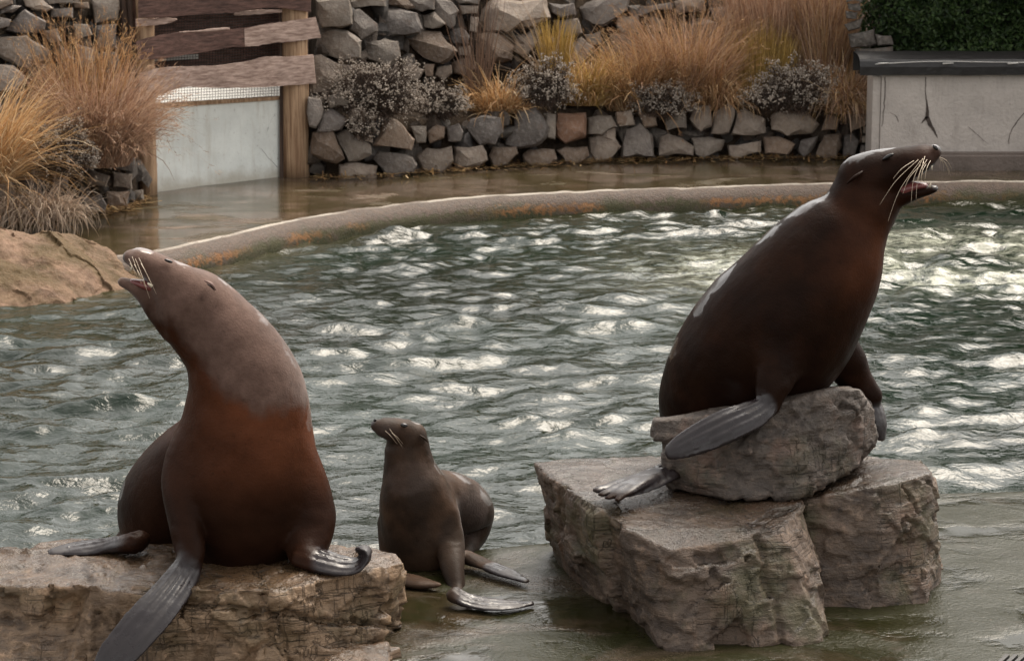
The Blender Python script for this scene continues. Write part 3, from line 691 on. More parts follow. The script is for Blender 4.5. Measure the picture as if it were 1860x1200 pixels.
# earth behind the stones: stepped bank swept along the wall line
def build_earth():
    xs = list(np.linspace(-700, 2400, 90)); V = []
    prof_n = 6
    for px in xs:
        x = min(max(px, -700), 2400)
        if 262 < px < 560: yl = Ylow(px) + 2.2; zs = [(0, -0.3), (0.0, 0.3), (0.05, 0.8), (0.1, 1.2), (0.3, 1.8), (1.5, 2.7)]
        elif px <= 262: yl = Ylow(min(px, 262)) + 0.2; zs = [(0, -0.3), (0.02, 0.3), (0.18, 0.45), (0.36, 0.5), (0.8, 1.7), (1.8, 2.6)]
        elif px < 1560: yl = Ylow(px) + 0.18; sb = float(np.interp(px, [560, 640, 760], [0.1, 0.3, 0.72])); zs = [(0, -0.3), (0.03, 0.3), (0.1, 0.44), (sb, 0.48), (sb + 0.45, 1.7), (sb + 1.2, 3.0)]  # unseen upper bank raised to darken the water's reflections
        else: yl = Ylow(px) + 0.35; zs = [(0, -0.3), (0.0, 0.3), (0.02, 0.6), (0.05, 0.68), (0.2, 0.75), (6, 0.8)]
        xw = G(px, 300, 0.1)
        for dy, z in zs:
            Y = yl + dy; V.append(((px - 930) / FPX * Y * 1.0, Y, z))
    V = np.array(V); V[:, 2] += 0.03 * fbm(V, 4, 4); V[:, 1] += 0.03 * fbm(V + 9, 4, 4)
    n = len(xs); i = np.arange(n * prof_n).reshape(n, prof_n)
    F = np.stack([i[:-1, :-1], i[1:, :-1], i[1:, 1:], i[:-1, 1:]], -1).reshape(-1, 4)
    o = link('planting_bed', np_mesh('planting_bed', V, F, True), MT['earth'])
    tag(o, 'dark earth of the planted terrace behind the stones', kind='structure')
build_earth()

# =================================================================== rendered wall, black coping, hedge
def build_render_wall():
    t = empty('rendered_wall', W(1720, 285, 17.35)); tag(t, 'pale cracked rendered wall below the black coping and hedge', 'wall')
    bpy.context.view_layer.update()
    Yw = 17.3; zt, zb = 0.74, 0.0
    x0, x1 = W(1600, 200, Yw)[0], W(2350, 200, Yw)[0]
    bm = bmesh.new(); box_bm(bm, x0, x1, Yw, Yw + 0.3, zb, zt); 
    me = bm_mesh('wall', bm); face = o = link('wall_face', me, MT['render'], t); adopt(o, t)
    x00 = W(1585, 200, Yw)[0]
    bm = bmesh.new(); box_bm(bm, x00, x0 - 0.004, Yw + 0.01, Yw + 0.3, zb, zt - 0.012); o = link('wall_end', bm_mesh('wall_end', bm), MT['render'], t); adopt(o, t)
    bm = bmesh.new(); box_bm(bm, x00 - 0.1, x1, Yw - 0.14, Yw - 0.003, -0.1, 0.205)
    bmesh.ops.bevel(bm, geom=[e for e in bm.edges if abs(e.verts[0].co.z - 0.205) < 1e-4 and abs(e.verts[1].co.z - 0.205) < 1e-4], offset=0.02, segments=3, affect='EDGES')
    o = link('plinth', bm_mesh('plinth', bm, False), MT['plinth'], t); adopt(o, t)
    def crack(pts, wd):
        P = np.array([W(x, y, Yw - 0.002) for x, y in pts]); P = catmull(P, len(pts) * 5); n = len(P)
        w = np.interp(np.linspace(0, 1, n), np.linspace(0, 1, len(wd)), wd) * MP(Yw)
        P[:, 0] += fbm(P, 30, 3) * 0.006
        V = np.concatenate([P - np.stack([w, 0 * w, 0 * w], 1), P + np.stack([w, 0 * w, 0 * w], 1)])
        V[:, 1] = Yw - 0.003
        F = [(i, i + n, i + n + 1, i + 1) for i in range(n - 1)]
        o = link('crack', np_mesh('crack', V, F), MT['crack'], face)
    crack([(1682, 140), (1681, 165), (1684, 190), (1685, 203), (1682, 215), (1674, 224)], [0.8, 0.6, 1.5, 3, 3, 0.6])
    crack([(1683, 212), (1690, 228), (1698, 240), (1704, 251)], [4.0, 4, 2, 0.4])
    crack([(1608, 140), (1607, 180), (1602, 230)], [0.7, 0.8, 0.5])
    crack([(1860, 205), (1845, 225), (1836, 240), (1832, 262)], [0.8, 1.0, 0.6, 0.4])
    crack([(1758, 230), (1775, 245), (1795, 262)], [0.5, 0.6, 0.3])
    crack([(1618, 205), (1628, 212), (1632, 222)], [0.5, 0.7, 0.3])
    # black rounded coping
    cp = empty('black_coping', W(1720, 136, 17.3)); tag(cp, 'black rubber-faced coping with a steel wire on the pale wall', 'coping')
    bpy.context.view_layer.update()
    xa, xb = W(1560, 120, Yw)[0], x1; prof = [(-0.05, 0.742), (-0.055, 0.80), (-0.045, 0.835), (-0.03, 0.85), (-0.005, 0.857), (0.03, 0.868), (0.08, 0.878), (0.3, 0.88), (0.3, 0.742)]
    V = []; n = 60
    for x in np.linspace(xa, xb, n):
        for u, z in prof: V.append((x, Yw + u, z))
    V = np.array(V); V[:, 2] += 0.004 * fbm(V, 6, 3); V[:, 1] += 0.004 * fbm(V + 5, 6, 3); k = len(prof)
    i = np.arange(n * k).reshape(n, k); F = [q for q in np.stack([i[:-1, :-1], i[:-1, 1:], i[1:, 1:], i[1:, :-1]], -1).reshape(-1, 4)]
    o = link('body', np_mesh('coping_body', V, F, False), MT['black'], cp); adopt(o, cp)
    for wpts in ([(1590, 117), (1700, 112), (1860, 114), (2300, 117)],):
        V, F = tube([W(x, y, Yw - 0.075) for x, y in wpts], 0.0032, 6, 30); o = link('wire', vf_mesh('wire', [(V, F)]), MT['bright_wire'], cp); adopt(o, cp)
    for wx in (1605, 1722, 1840):
        V, F = tube([W(wx - 10, 116, Yw - 0.075), W(wx + 10, 115, Yw - 0.075)], 0.006, 6); o = link('tensioner', vf_mesh('tensioner', [(V, F)]), MT['bright_wire'], cp); adopt(o, cp)
        V, F = tube([W(wx, 115, Yw - 0.075), W(wx, 115, Yw - 0.03)], 0.005, 6); o = link('bracket', vf_mesh('bracket', [(V, F)]), MT['bright_wire'], cp); adopt(o, cp)
build_render_wall()

def leaves(n, gen, size, colors, r, aspect=0.5):
    """n folded leaves, 4 triangles-ish each -> V, F, col"""
    C = gen(n); N = r.normal(size=(n, 3)) + np.array((0, -0.55, 0.45)); N /= np.linalg.norm(N, axis=1)[:, None]
    D = r.normal(size=(n, 3)) + np.array((0, 0, 0.3)); D -= (D * N).sum(1)[:, None] * N; D /= np.linalg.norm(D, axis=1)[:, None]; S = np.cross(N, D)
    s = size * r.uniform(0.6, 1.3, n)[:, None]
    V = np.stack([C, C + S * s * aspect * 0.5 + D * s * 0.5 + N * s * 0.12, C + D * s, C - S * s * aspect * 0.5 + D * s * 0.5 + N * s * 0.12], 1).reshape(-1, 3)
    k = np.arange(n)[:, None] * 4
    F = np.concatenate([k + np.array((0, 1, 2)), k + np.array((0, 2, 3))])
    c = np.asarray(colors)[r.integers(len(colors), size=n)] * r.uniform(0.7, 1.25, n)[:, None]
    return V, F, np.repeat(c, 4, 0)
def build_hedge():
    rr = np.random.default_rng(21)
    x0, x1 = W(1572, 50, 17.9)[0], 7.2
    t = empty('evergreen_hedge', ((x0 + x1) / 2, 18.0, 0.8)); tag(t, 'dense dark green evergreen hedge above the black coping', 'hedge')
    bpy.context.view_layer.update()
    def gen(n):
        x = rr.uniform(x0, x1, n); z = np.where(rr.random(n) < 0.55, rr.uniform(0.84, 1.4, n), rr.uniform(1.4, 3.4, n)) 
        P = np.stack([x, np.zeros(n), z], 1)
        lump = fbm(P, 3.2, 3) * 0.16 + fbm(P, 9, 2) * 0.07
        edge = 0.35 * np.exp(-((x - x0) / 0.18) ** 2)
        y = 17.78 + lump + edge + np.abs(rr.normal(size=n)) * 0.07 - 0.10 * np.exp(-((z - 0.84) / 0.12) ** 2)
        return np.stack([x, y, z - 0.02], 1)
    V, F, c = leaves(52000, gen, 0.042, [(0.030, 0.055, 0.016), (0.045, 0.078, 0.024), (0.022, 0.042, 0.014), (0.060, 0.092, 0.030)], rr)
    o = link('foliage', np_mesh('hedge_foliage', V, F, False, {'col': c}), MT['leaf'], t); adopt(o, t); o['kind'] = 'stuff'
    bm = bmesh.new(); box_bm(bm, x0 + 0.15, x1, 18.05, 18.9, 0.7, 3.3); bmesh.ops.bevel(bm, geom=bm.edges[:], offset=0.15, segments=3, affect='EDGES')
    o = link('shade_core', bm_mesh('hedge_core', bm), MT['fill'], t); adopt(o, t)  # near-black box colour stands for the shade inside the hedge
build_hedge()

# =================================================================== wooden gate with planks
def build_gate():
    YL, YR = Ylow(272), Ylow(537)
    t = empty('wooden_gate', W(400, 340, (YL + YR) / 2)); tag(t, 'rustic wooden gate of weathered planks over a pale blue-grey panel', 'gate')
    bpy.context.view_layer.update()
    def Yg(px): return float(YL + (px - 272) / (537 - 272) * (YR - YL))
    def add(name, me, m): o = link(name, me, m, t); adopt(o, t); return o
    # round posts
    def post(px, w_px, y_bot, y_top, dy, m, name='post', sides=14):
        Y = Yg(px) + dy; P = [W(px, y, Y) for y in np.linspace(y_bot, y_top, 12)]
        x = P[0][0]; P = [np.array((x + (p[0] - P[0][0]) * 0.2, Y, p[2])) for p in P]
        V, F = tube(P, w_px / 2 * MP(Y), sides); V = np.array(V); V[:, 0] += 0.006 * fbm(V * (1, 1, 0.3), 12, 3); V[:, 1] += 0.006 * fbm(V * (1, 1, 0.3) + 3, 12, 3)
        me = vf_mesh(name, [(V, F)]); c = V.mean(0); V2 = verts_of(me); set_verts(me, V2 - c); o = add(name, me, m); o.location = Vector(c) ; return o
    post(537, 50, 322, -60, 0.10, MT['post'])
    post(270, 32, 358, -60, 0.10, MT['post'])
    for px, w, dy in ((228, 16, 0.20), (241, 11, 0.16), (556, 9, 0.2)):
        post(px, w, 200 if px < 300 else 175, -60, dy, MT['post_dark'], 'upright', 8)
    # planks: wavy-edged boards traced top/bottom
    def plank(top, bot, off, m, name='plank', tk=0.032):
        n = 40; tp = catmull(np.array(top, float), n); bt = catmull(np.array(bot, float), n)
        bm = bmesh.new(); rows = []
        for (a, b) in zip(tp, bt):
            q = [W(p[0], p[1], Yg(p[0]) + off) for p in (a, a * 0.6 + b * 0.4, a * 0.3 + b * 0.7, b)]
            q[1][1] -= 0.003; q[2][1] -= 0.003
            rows.append([bm.verts.new(p) for p in q] + [bm.verts.new(p + np.array((0, tk, 0))) for p in q[::-1]])
        for i in range(n - 1):
            for j in range(8): bm.faces.new((rows[i][j], rows[i][(j + 1) % 8], rows[i + 1][(j + 1) % 8], rows[i + 1][j]))
        bm.faces.new(rows[0]); bm.faces.new(rows[-1][::-1])
        me = bm_mesh(name, bm); V = verts_of(me); V[:, 2] += 0.004 * fbm(V, 16, 3); c = V.mean(0); set_verts(me, V - c)
        o = add(name, me, m); o.location = Vector(c); return o
    z1 = lambda L: [(x / 4.615 + 200, y / 4.615) for x, y in L]
    plank(z1([(245, 620), (430, 570), (640, 560), (900, 552), (1150, 515), (1300, 480), (1500, 478), (1700, 462)]), z1([(245, 850), (420, 800), (600, 735), (760, 735), (950, 738), (1200, 735), (1400, 725), (1725, 700)]), -0.03, MT['plank'])
    plank(z1([(215, 350), (400, 300), (600, 272), (900, 255), (1100, 240), (1300, 205), (1500, 180), (1720, 150)]), z1([(240, 500), (420, 495), (700, 452), (1000, 400), (1150, 392), (1300, 370), (1500, 355), (1765, 318)]), -0.02, MT['plank_dark'])
    plank(z1([(1125, 245), (1250, 215), (1400, 192), (1560, 172), (1722, 148)]), z1([(1130, 392), (1230, 385), (1370, 360), (1500, 352), (1767, 316)]), -0.026, MT['plank'], tk=0.004)
    plank(z1([(215, 160), (350, 158), (450, 150), (550, 160)]), z1([(215, 225), (330, 215), (450, 205), (560, 172)]), -0.006, MT['plank'])
    plank(z1([(235, -110), (600, -130), (1000, -140), (1300, -150), (1680, -150)]), z1([(235, 150), (420, 150), (700, 128), (1000, 108), (1200, 80), (1400, 68), (1680, 105)]), -0.03, MT['plank_dark'])
    plank(z1([(1040, 112), (1200, 88), (1440, 85)]), z1([(1040, 135), (1200, 125), (1440, 108)]), 0.0, MT['plank'])
    plank(z1([(235, -420), (800, -430), (1680, -430)]), z1([(235, -160), (800, -170), (1680, -190)]), -0.03, MT['plank'])
    plank(z1([(580, 268), (750, 258), (900, 240), (1000, 236)]), z1([(580, 276), (750, 270), (900, 262), (1000, 250)]), -0.024, MT['plank'])
    # pale panel, its top rail, white board and wire mesh behind
    def quad(name, pts, dy, tk, m):
        bm = bmesh.new(); f = [W(x, y, Yg(x) + dy) for x, y in pts]
        a = [bm.verts.new(p) for p in f]; b = [bm.verts.new(p + np.array((0, tk, 0))) for p in f]; k = len(f)
        bm.faces.new(a); bm.faces.new(b[::-1])
        for i in range(k): bm.faces.new((a[i], b[i], b[(i + 1) % k], a[(i + 1) % k]))
        me = bm_mesh(name, bm); V = verts_of(me); c = np.array((V[:, 0].mean(), V[:, 1].mean(), V[:, 2].min())); set_verts(me, V - c); o = add(name, me, m); o.location = Vector(c); return o
    door = quad('door_panel', [(280, 356), (518, 323), (518, 181), (280, 197)], 0.15, 0.04, MT['panel'])
    quad('rail', [(280, 197), (518, 181), (518, 175), (280, 190)], 0.135, 0.05, MT['post'])
    a, b = W(255, 200, Yg(255) + 0.27), W(530, 184, Yg(530) + 0.27); up_ = np.array((0, 1.3, 0.30)); tk_ = np.array((0, 0, -0.05))
    bm = bmesh.new(); f_ = [bm.verts.new(p) for p in (a, b, b + up_, a + up_)]; g_ = [bm.verts.new(p + tk_) for p in (a, b, b + up_, a + up_)]
    bm.faces.new(f_); bm.faces.new(g_[::-1])
    for i in range(4): bm.faces.new((f_[i], g_[i], g_[(i + 1) % 4], f_[(i + 1) % 4]))
    add('back_board', bm_mesh('back_board', bm), MT['white'])  # added white slab, laid back under open sky so the gap looks bright
    quad('back_board', [(270, 112), (360, 107), (360, 98), (270, 104)], 0.27, 0.02, MT['white'])
    quad('dark_lining', [(200, 160), (560, 146), (560, -120), (200, -120)], 0.30, 0.03, MT['plank_dark'])
    quad('frame_strip', [(508, 323), (515, 322), (515, -20), (508, -20)], 0.12, 0.03, MT['post_dark'])
    quad('frame_strip', [(274, 125), (280, 125), (280, 25), (274, 25)], 0.09, 0.02, MT['post'])
    # wire mesh
    parts = []
    for px in np.arange(284, 512, 5.1):
        parts.append(tube([W(px, 192, Yg(px) + 0.2), W(px, -40, Yg(px) + 0.2)], 0.0015, 4))
    for k in range(46):
        y = 186 - k * 5.0
        parts.append(tube([W(282, y + 2, Yg(282) + 0.2), W(512, y - 12, Yg(512) + 0.2)], 0.0015, 4))
    o = add('wire_mesh', vf_mesh('wire_mesh', parts), MT['wire']); 
    # hairline cracks in the panel paint
    for pts in ([(428, 218), (432, 235), (445, 247), (457, 256), (470, 268), (485, 285), (505, 305)], [(410, 190), (418, 197), (430, 200)], [(500, 205), (490, 225), (482, 245)]):
        P = catmull(np.array([W(x, y, Yg(x) + 0.147) for x, y in pts]), 30); P[:, 2] += fbm(P, 25, 3) * 0.006
        w = np.interp(np.linspace(0, 1, 30), [0, 0.6, 0.72, 1], [0.0012, 0.002, 0.006, 0.001])[:, None] * np.array((0.7, 0, 0.7))
        V = np.concatenate([P - w, P + w]); o = link('crack', np_mesh('crack', V - np.array(door.location), [(i, i + 30, i + 31, i + 1) for i in range(29)]), MT['crack'], door)
build_gate()

# =================================================================== planting
STRAW = [(0.36, 0.20, 0.085), (0.43, 0.26, 0.12), (0.30, 0.155, 0.065), (0.50, 0.33, 0.17), (0.24, 0.125, 0.06)]
GOLD = [(0.40, 0.24, 0.06), (0.33, 0.20, 0.05), (0.45, 0.29, 0.09), (0.26, 0.17, 0.045)]
RUST = [(0.32, 0.185, 0.105), (0.40, 0.245, 0.15), (0.26, 0.145, 0.085), (0.46, 0.31, 0.20)]
ORANGE = [(0.44, 0.25, 0.10), (0.50, 0.31, 0.14), (0.36, 0.19, 0.075), (0.56, 0.39, 0.21)]
def grass(label, base, n, rad, length, tilt, droop, colors, seed, width=0.0055, heads=0.0, lean=(0, 0), group='dry ornamental grasses on the terrace', bias=None):
    rr = np.random.default_rng(seed); S = 7
    ang = rr.uniform(0, 6.283, n); q = np.sqrt(rr.random(n))
    B = np.stack([np.cos(ang) * q * rad[0], np.sin(ang) * q * rad[1], np.zeros(n)], 1)
    az = ang + rr.normal(size=n) * 0.9
    if bias is not None: az = np.where(rr.random(n) < bias[1], bias[0] + rr.normal(size=n) * 0.6, az)
    L = length * rr.uniform(0.45, 1.1, n) * (1.06 - 0.3 * q)
    th0 = np.abs(rr.normal(size=n)) * tilt + 0.04 + q * tilt * 0.5; dr = droop * rr.uniform(0.2, 1.5, n)
    H = np.stack([np.cos(az), np.sin(az), np.zeros(n)], 1); P = [B]
    s = np.linspace(0, 1, S)
    for k in range(1, S):
        th = th0 + dr * ((s[k] + s[k - 1]) / 2) ** 1.7
        d = H * np.sin(th)[:, None] + np.array((0, 0, 1)) * np.cos(th)[:, None] + np.array((lean[0], lean[1], 0)) * s[k]
        d += rr.normal(size=(n, 3)) * 0.07
        d /= np.linalg.norm(d, axis=1)[:, None]; P.append(P[-1] + d * (L / (S - 1))[:, None])
    P = np.stack(P, 1); P[..., 2] = np.maximum(P[..., 2], -0.35)
    side = np.stack([rr.normal(size=n) * 0.3 + 1, rr.normal(size=n) * 0.5, rr.normal(size=n) * 0.3], 1); side /= np.linalg.norm(side, axis=1)[:, None]
    w = width * np.array([0.8, 1, 1, 0.9, 0.75, 0.5, 0.18])[None, :, None] * rr.uniform(0.6, 1.3, (n, 1, 1)) * 0.5
    V = np.stack([P - side[:, None] * w, P + side[:, None] * w], 2).reshape(-1, 3)
    k = np.arange(n)[:, None, None] * (2 * S) + np.arange(S - 1)[None, :, None] * 2
    F = (k + np.array((0, 1, 3, 2))).reshape(-1, 4)
    c = np.asarray(colors)[rr.integers(len(colors), size=n)] * rr.uniform(0.7, 1.5, n)[:, None] * (0.98, 1.04, 1.18)
    t = empty('grass_clump', base); tag(t, label, 'grass', group, 'thing')
    o = link('blades', np_mesh('blades', V, F, False, {'col': np.repeat(c, 2 * S, 0)}), MT['straw'], t); o['kind'] = 'stuff'
    if heads > 0:
        idx = np.where(rr.random(n) < heads)[0]; m = 7; tips = P[idx, -1]; prev = P[idx, -2]
        D = tips - prev; D /= np.linalg.norm(D, axis=1)[:, None]
        u = rr.uniform(-1.6, 0.4, (len(idx), m, 1)); C = (tips[:, None] + D[:, None] * u * 0.05 + rr.normal(size=(len(idx), m, 3)) * 0.006).reshape(-1, 3)
        dd = np.repeat(D, m, 0) + rr.normal(size=(len(C), 3)) * 0.5; ss = rr.normal(size=(len(C), 3)); ss /= np.linalg.norm(ss, axis=1)[:, None]
        V = np.stack([C, C + dd * 0.014 + ss * 0.004, C + dd * 0.028], 1).reshape(-1, 3); F = np.arange(len(C) * 3).reshape(-1, 3)
        cc = np.repeat(np.asarray(colors)[rr.integers(len(colors), size=len(C))] * 1.15, 3, 0)
        o = link('seed_heads', np_mesh('seed_heads', V, F, False, {'col': cc}), MT['straw'], t); o['kind'] = 'stuff'
    return t
def bed(px, py, dY=0.35, left_=False):          # a point on the terrace
    Y = Ylow(px) + dY
    return W(px, py, Y)
pi = math.pi
# left of the gate
grass('tall tawny grass mound beside the left gate post', bed(176, 300, -0.05), 2800, (0.20, 0.16), 0.76, 0.28, 1.2, RUST, 1, heads=0.45)
grass('upright feathery straw stems at the back of the tawny mound', bed(150, 240, 0.12), 420, (0.26, 0.08), 0.75, 0.10, 0.35, STRAW, 2, heads=0.9)
grass('tawny grass skirt trailing down against the gate post foot', bed(222, 285, -0.12), 900, (0.09, 0.08), 0.40, 0.32, 2.0, RUST, 3, bias=(-1.1, 0.5))
grass('golden arching grass at the outer end of the rubble wall', bed(-25, 330, -0.15), 1100, (0.16, 0.14), 0.85, 0.55, 1.1, ORANGE, 4, bias=(0.0, 0.55))
grass('bleached dead grass draped over the concrete bank', bed(70, 392, -0.45), 900, (0.24, 0.10), 0.36, 0.7, 2.0, [(0.36, 0.26, 0.17), (0.45, 0.33, 0.22), (0.28, 0.19, 0.12)], 5, bias=(-1.3, 0.5))
# terrace
grass('short splayed orange grass between two silvery shrubs', bed(905, 205), 650, (0.16, 0.10), 0.42, 0.6, 1.2, ORANGE, 6, width=0.008)
grass('thin dark upright stems against the boulders', bed(868, 195, 0.45), 90, (0.05, 0.05), 0.95, 0.10, 0.12, [(0.17, 0.10, 0.06), (0.12, 0.075, 0.05)], 7, width=0.006)
grass('long bleached stems fanning across the boulder wall', bed(1010, 150, 0.5), 60, (0.10, 0.08), 1.0, 0.75, 0.25, [(0.34, 0.24, 0.15), (0.26, 0.17, 0.10)], 8, width=0.005, bias=(pi, 0.7))
grass('narrow upright yellow-green tuft rising above the arching grass', bed(1010, 150, 0.45), 420, (0.09, 0.06), 0.52, 0.07, 0.18, GOLD, 9)
grass('golden arching mound beside the upright yellow tuft', bed(1062, 190, 0.3), 1500, (0.17, 0.12), 0.52, 0.38, 1.25, ORANGE + GOLD, 10)
grass('broad pale straw grass leaning over the silvery shrub', bed(1150, 200, 0.3), 1300, (0.22, 0.14), 0.66, 0.34, 1.1, STRAW, 12, width=0.007, heads=0.15)
grass('tall tangled tawny grass in the middle of the terrace', bed(1245, 195, 0.35), 1900, (0.26, 0.16), 0.86, 0.26, 0.8, RUST + STRAW, 13, heads=0.35)
grass('loose straw grass hanging over the pale pointed stones', bed(1300, 200, 0.2), 600, (0.12, 0.08), 0.5, 0.4, 2.0, STRAW, 14, bias=(-1.5, 0.5))
grass('olive-gold upright reeds behind the largest silvery shrub', bed(1385, 175, 0.4), 1300, (0.22, 0.12), 0.55, 0.06, 0.15, GOLD, 15)
grass('tall reddish feather grass in front of the boulder wall', bed(1420, 150, 0.62), 2300, (0.40, 0.16), 0.95, 0.07, 0.25, RUST, 16, heads=0.8)
grass('tall reddish reeds at the hedge corner', bed(1500, 170, 0.5), 1000, (0.15, 0.14), 0.95, 0.10, 0.35, RUST + STRAW, 17, heads=0.6)
grass('orange grass spilling down at the end of the low wall', bed(1535, 205, 0.12), 1500, (0.13, 0.10), 0.50, 0.42, 1.9, ORANGE + RUST, 18, bias=(-1.3, 0.35))

def shrub(label, base, rx, rz, seed, n=900, ry=None, tone=1.0):
    rr = np.random.default_rng(seed); ry = ry or rx * 0.7
    t = empty('silvery_shrub', base); tag(t, label, 'shrub', 'silvery dried flower shrubs', 'thing')
    # tips over a lumpy dome
    d = rr.normal(size=(n, 3)); d[:, 2] = np.abs(d[:, 2]) * 0.9 - 0.25; d[:, 1] = -np.abs(d[:, 1]) * 0.9 + 0.3; d /= np.linalg.norm(d, axis=1)[:, None]
    rad = 1 + 0.55 * fbm(d + seed, 2.0, 4) - np.abs(rr.normal(size=n)) * 0.26
    T = d * rad[:, None] * (rx, ry, rz) + (0, 0, rz * 0.35)
    root = rr.normal(size=(n, 3)) * (rx * 0.25, ry * 0.2, 0.02)
    S = 5; s = np.linspace(0, 1, S)[None, :, None]
    mid = root * 0.4 + T * 0.5 + (0, 0, rz * 0.15)
    P = (1 - s) ** 2 * root[:, None] + 2 * s * (1 - s) * mid[:, None] + s ** 2 * T[:, None]
    side = np.stack([np.ones(n), rr.normal(size=n) * 0.5, rr.normal(size=n) * 0.6], 1); side /= np.linalg.norm(side, axis=1)[:, None]
    w = 0.0045 * np.array([1, 0.9, 0.8, 0.6, 0.4])[None, :, None] * 0.5
    V = np.stack([P - side[:, None] * w, P + side[:, None] * w], 2).reshape(-1, 3)
    k = np.arange(n)[:, None, None] * (2 * S) + np.arange(S - 1)[None, :, None] * 2; F = (k + np.array((0, 1, 3, 2))).reshape(-1, 4)
    c = np.array([(0.075, 0.05, 0.038), (0.05, 0.036, 0.03), (0.10, 0.068, 0.05)])[rr.integers(3, size=n)]
    o = link('stems', np_mesh('stems', V, F, False, {'col': np.repeat(c, 2 * S, 0)}), MT['twig'], t); o['kind'] = 'stuff'
    # small dead leaves along the stems make the body dense
    m = n * 5; ii = rr.integers(n, size=m); uu = rr.uniform(0.25, 1.0, m); PP = P[ii, (uu * (S - 1)).astype(int)] + rr.normal(size=(m, 3)) * 0.014
    V, F, cc = leaves(m, lambda q: PP, 0.017, [(0.075, 0.056, 0.045), (0.12, 0.095, 0.08), (0.05, 0.038, 0.03), (0.095, 0.085, 0.07)], rr, 0.35)
    o = link('dead_leaves', np_mesh('dead_leaves', V, F, False, {'col': cc}), MT['twig'], t); o['kind'] = 'stuff'
    pick = np.where(rr.random(n) < 0.42)[0]; m = 5
    C = (T[pick][:, None] + rr.normal(size=(len(pick), m, 3)) * 0.0085).reshape(-1, 3); q = len(C)
    a = rr.normal(size=(q, 3)); a /= np.linalg.norm(a, axis=1)[:, None]; b = np.cross(a, rr.normal(size=(q, 3))); b /= np.linalg.norm(b, axis=1)[:, None]; cx = np.cross(a, b)
    h = rr.uniform(0.0038, 0.0075, q)[:, None]
    V = np.stack([C + a * h, C - a * h, C + b * h, C - b * h, C + cx * h, C - cx * h], 1).reshape(-1, 3)
    k = np.arange(q)[:, None, None] * 6; F = (k + np.array([(0, 2, 4), (2, 1, 4), (1, 3, 4), (3, 0, 4), (2, 0, 5), (1, 2, 5), (3, 1, 5), (0, 3, 5)])[None]).reshape(-1, 3)
    cc = np.array([(0.40, 0.34, 0.28), (0.53, 0.46, 0.39), (0.28, 0.23, 0.185)])[rr.integers(3, size=q)] * tone * 0.85
    o = link('flower_heads', np_mesh('flower_heads', V, F, False, {'col': np.repeat(cc, 6, 0)}), MT['flower'], t); o['kind'] = 'stuff'
k_ = MP(17)
shrub('widest silvery shrub, next to the right gate post, spilling over the wall', bed(678, 205, 0.12), 95 * k_, 72 * k_, 31, 1500)
shrub('small silvery shrub right beside the widest one', bed(800, 210, 0.15), 52 * k_, 46 * k_, 32, 700)
shrub('round silvery shrub above the reddish stone', bed(990, 185, 0.12), 62 * k_, 58 * k_, 33, 1000)
shrub('low dull silvery shrub under the broad straw grass', bed(1200, 205, 0.05), 62 * k_, 46 * k_, 34, 800, tone=0.8)
shrub('domed silvery shrub in front of the olive-gold reeds', bed(1435, 195, 0.05), 82 * k_, 66 * k_, 35, 1300, tone=0.9)
shrub('dark silvery shrub at the foot of the tawny grass mound', bed(112, 310, -0.30), 62 * k_ * 0.9, 62 * k_ * 0.9, 36, 1000, tone=0.85)
shrub('tiny silvery sprig low beside the boulders at the gate', bed(660, 245, -0.06), 26 * k_, 34 * k_, 37, 220)

# straw and grit washed up along the wall foot
def litter():
    rr = np.random.default_rng(5); n = 2600
    px = np.concatenate([rr.uniform(575, 1590, n * 2 // 3), rr.uniform(20, 265, n - n * 2 // 3)])
    Y = np.array([Ylow(x) for x in px]) - np.abs(rr.normal(size=n)) * 0.10 + 0.05
    C = np.stack([(px - 930) / FPX * Y * 1.0 / (CP + 0 * Y) * 1.0, Y, np.full(n, 0.095) + rr.random(n) * 0.02], 1)
    C[:, 0] = [W(a, 310, b)[0] for a, b in zip(px, Y)]
    D = rr.normal(size=(n, 3)) * (1, 0.7, 0.15); D /= np.linalg.norm(D, axis=1)[:, None]; L = rr.uniform(0.01, 0.06, n)[:, None] * (1 + 2 * (rr.random(n) < 0.06))[:, None]
    S = np.cross(D, (0, 0, 1.0)); S /= np.linalg.norm(S, axis=1)[:, None]; w = rr.uniform(0.002, 0.007, n)[:, None]
    V = np.stack([C - S * w, C + S * w, C + D * L + S * w, C + D * L - S * w], 1).reshape(-1, 3); V[:, 2] = np.maximum(V[:, 2], 0.093)
    cc = np.array([(0.30, 0.18, 0.07), (0.22, 0.12, 0.05), (0.40, 0.28, 0.14), (0.12, 0.07, 0.03)])[rr.integers(4, size=n)]
    o = link('straw_litter', np_mesh('litter', V, np.arange(n * 4).reshape(-1, 4), False, {'col': np.repeat(cc, 4, 0)}), MT['straw'])
    tag(o, 'fallen straw washed up along the foot of the stone walls', kind='stuff')
litter()

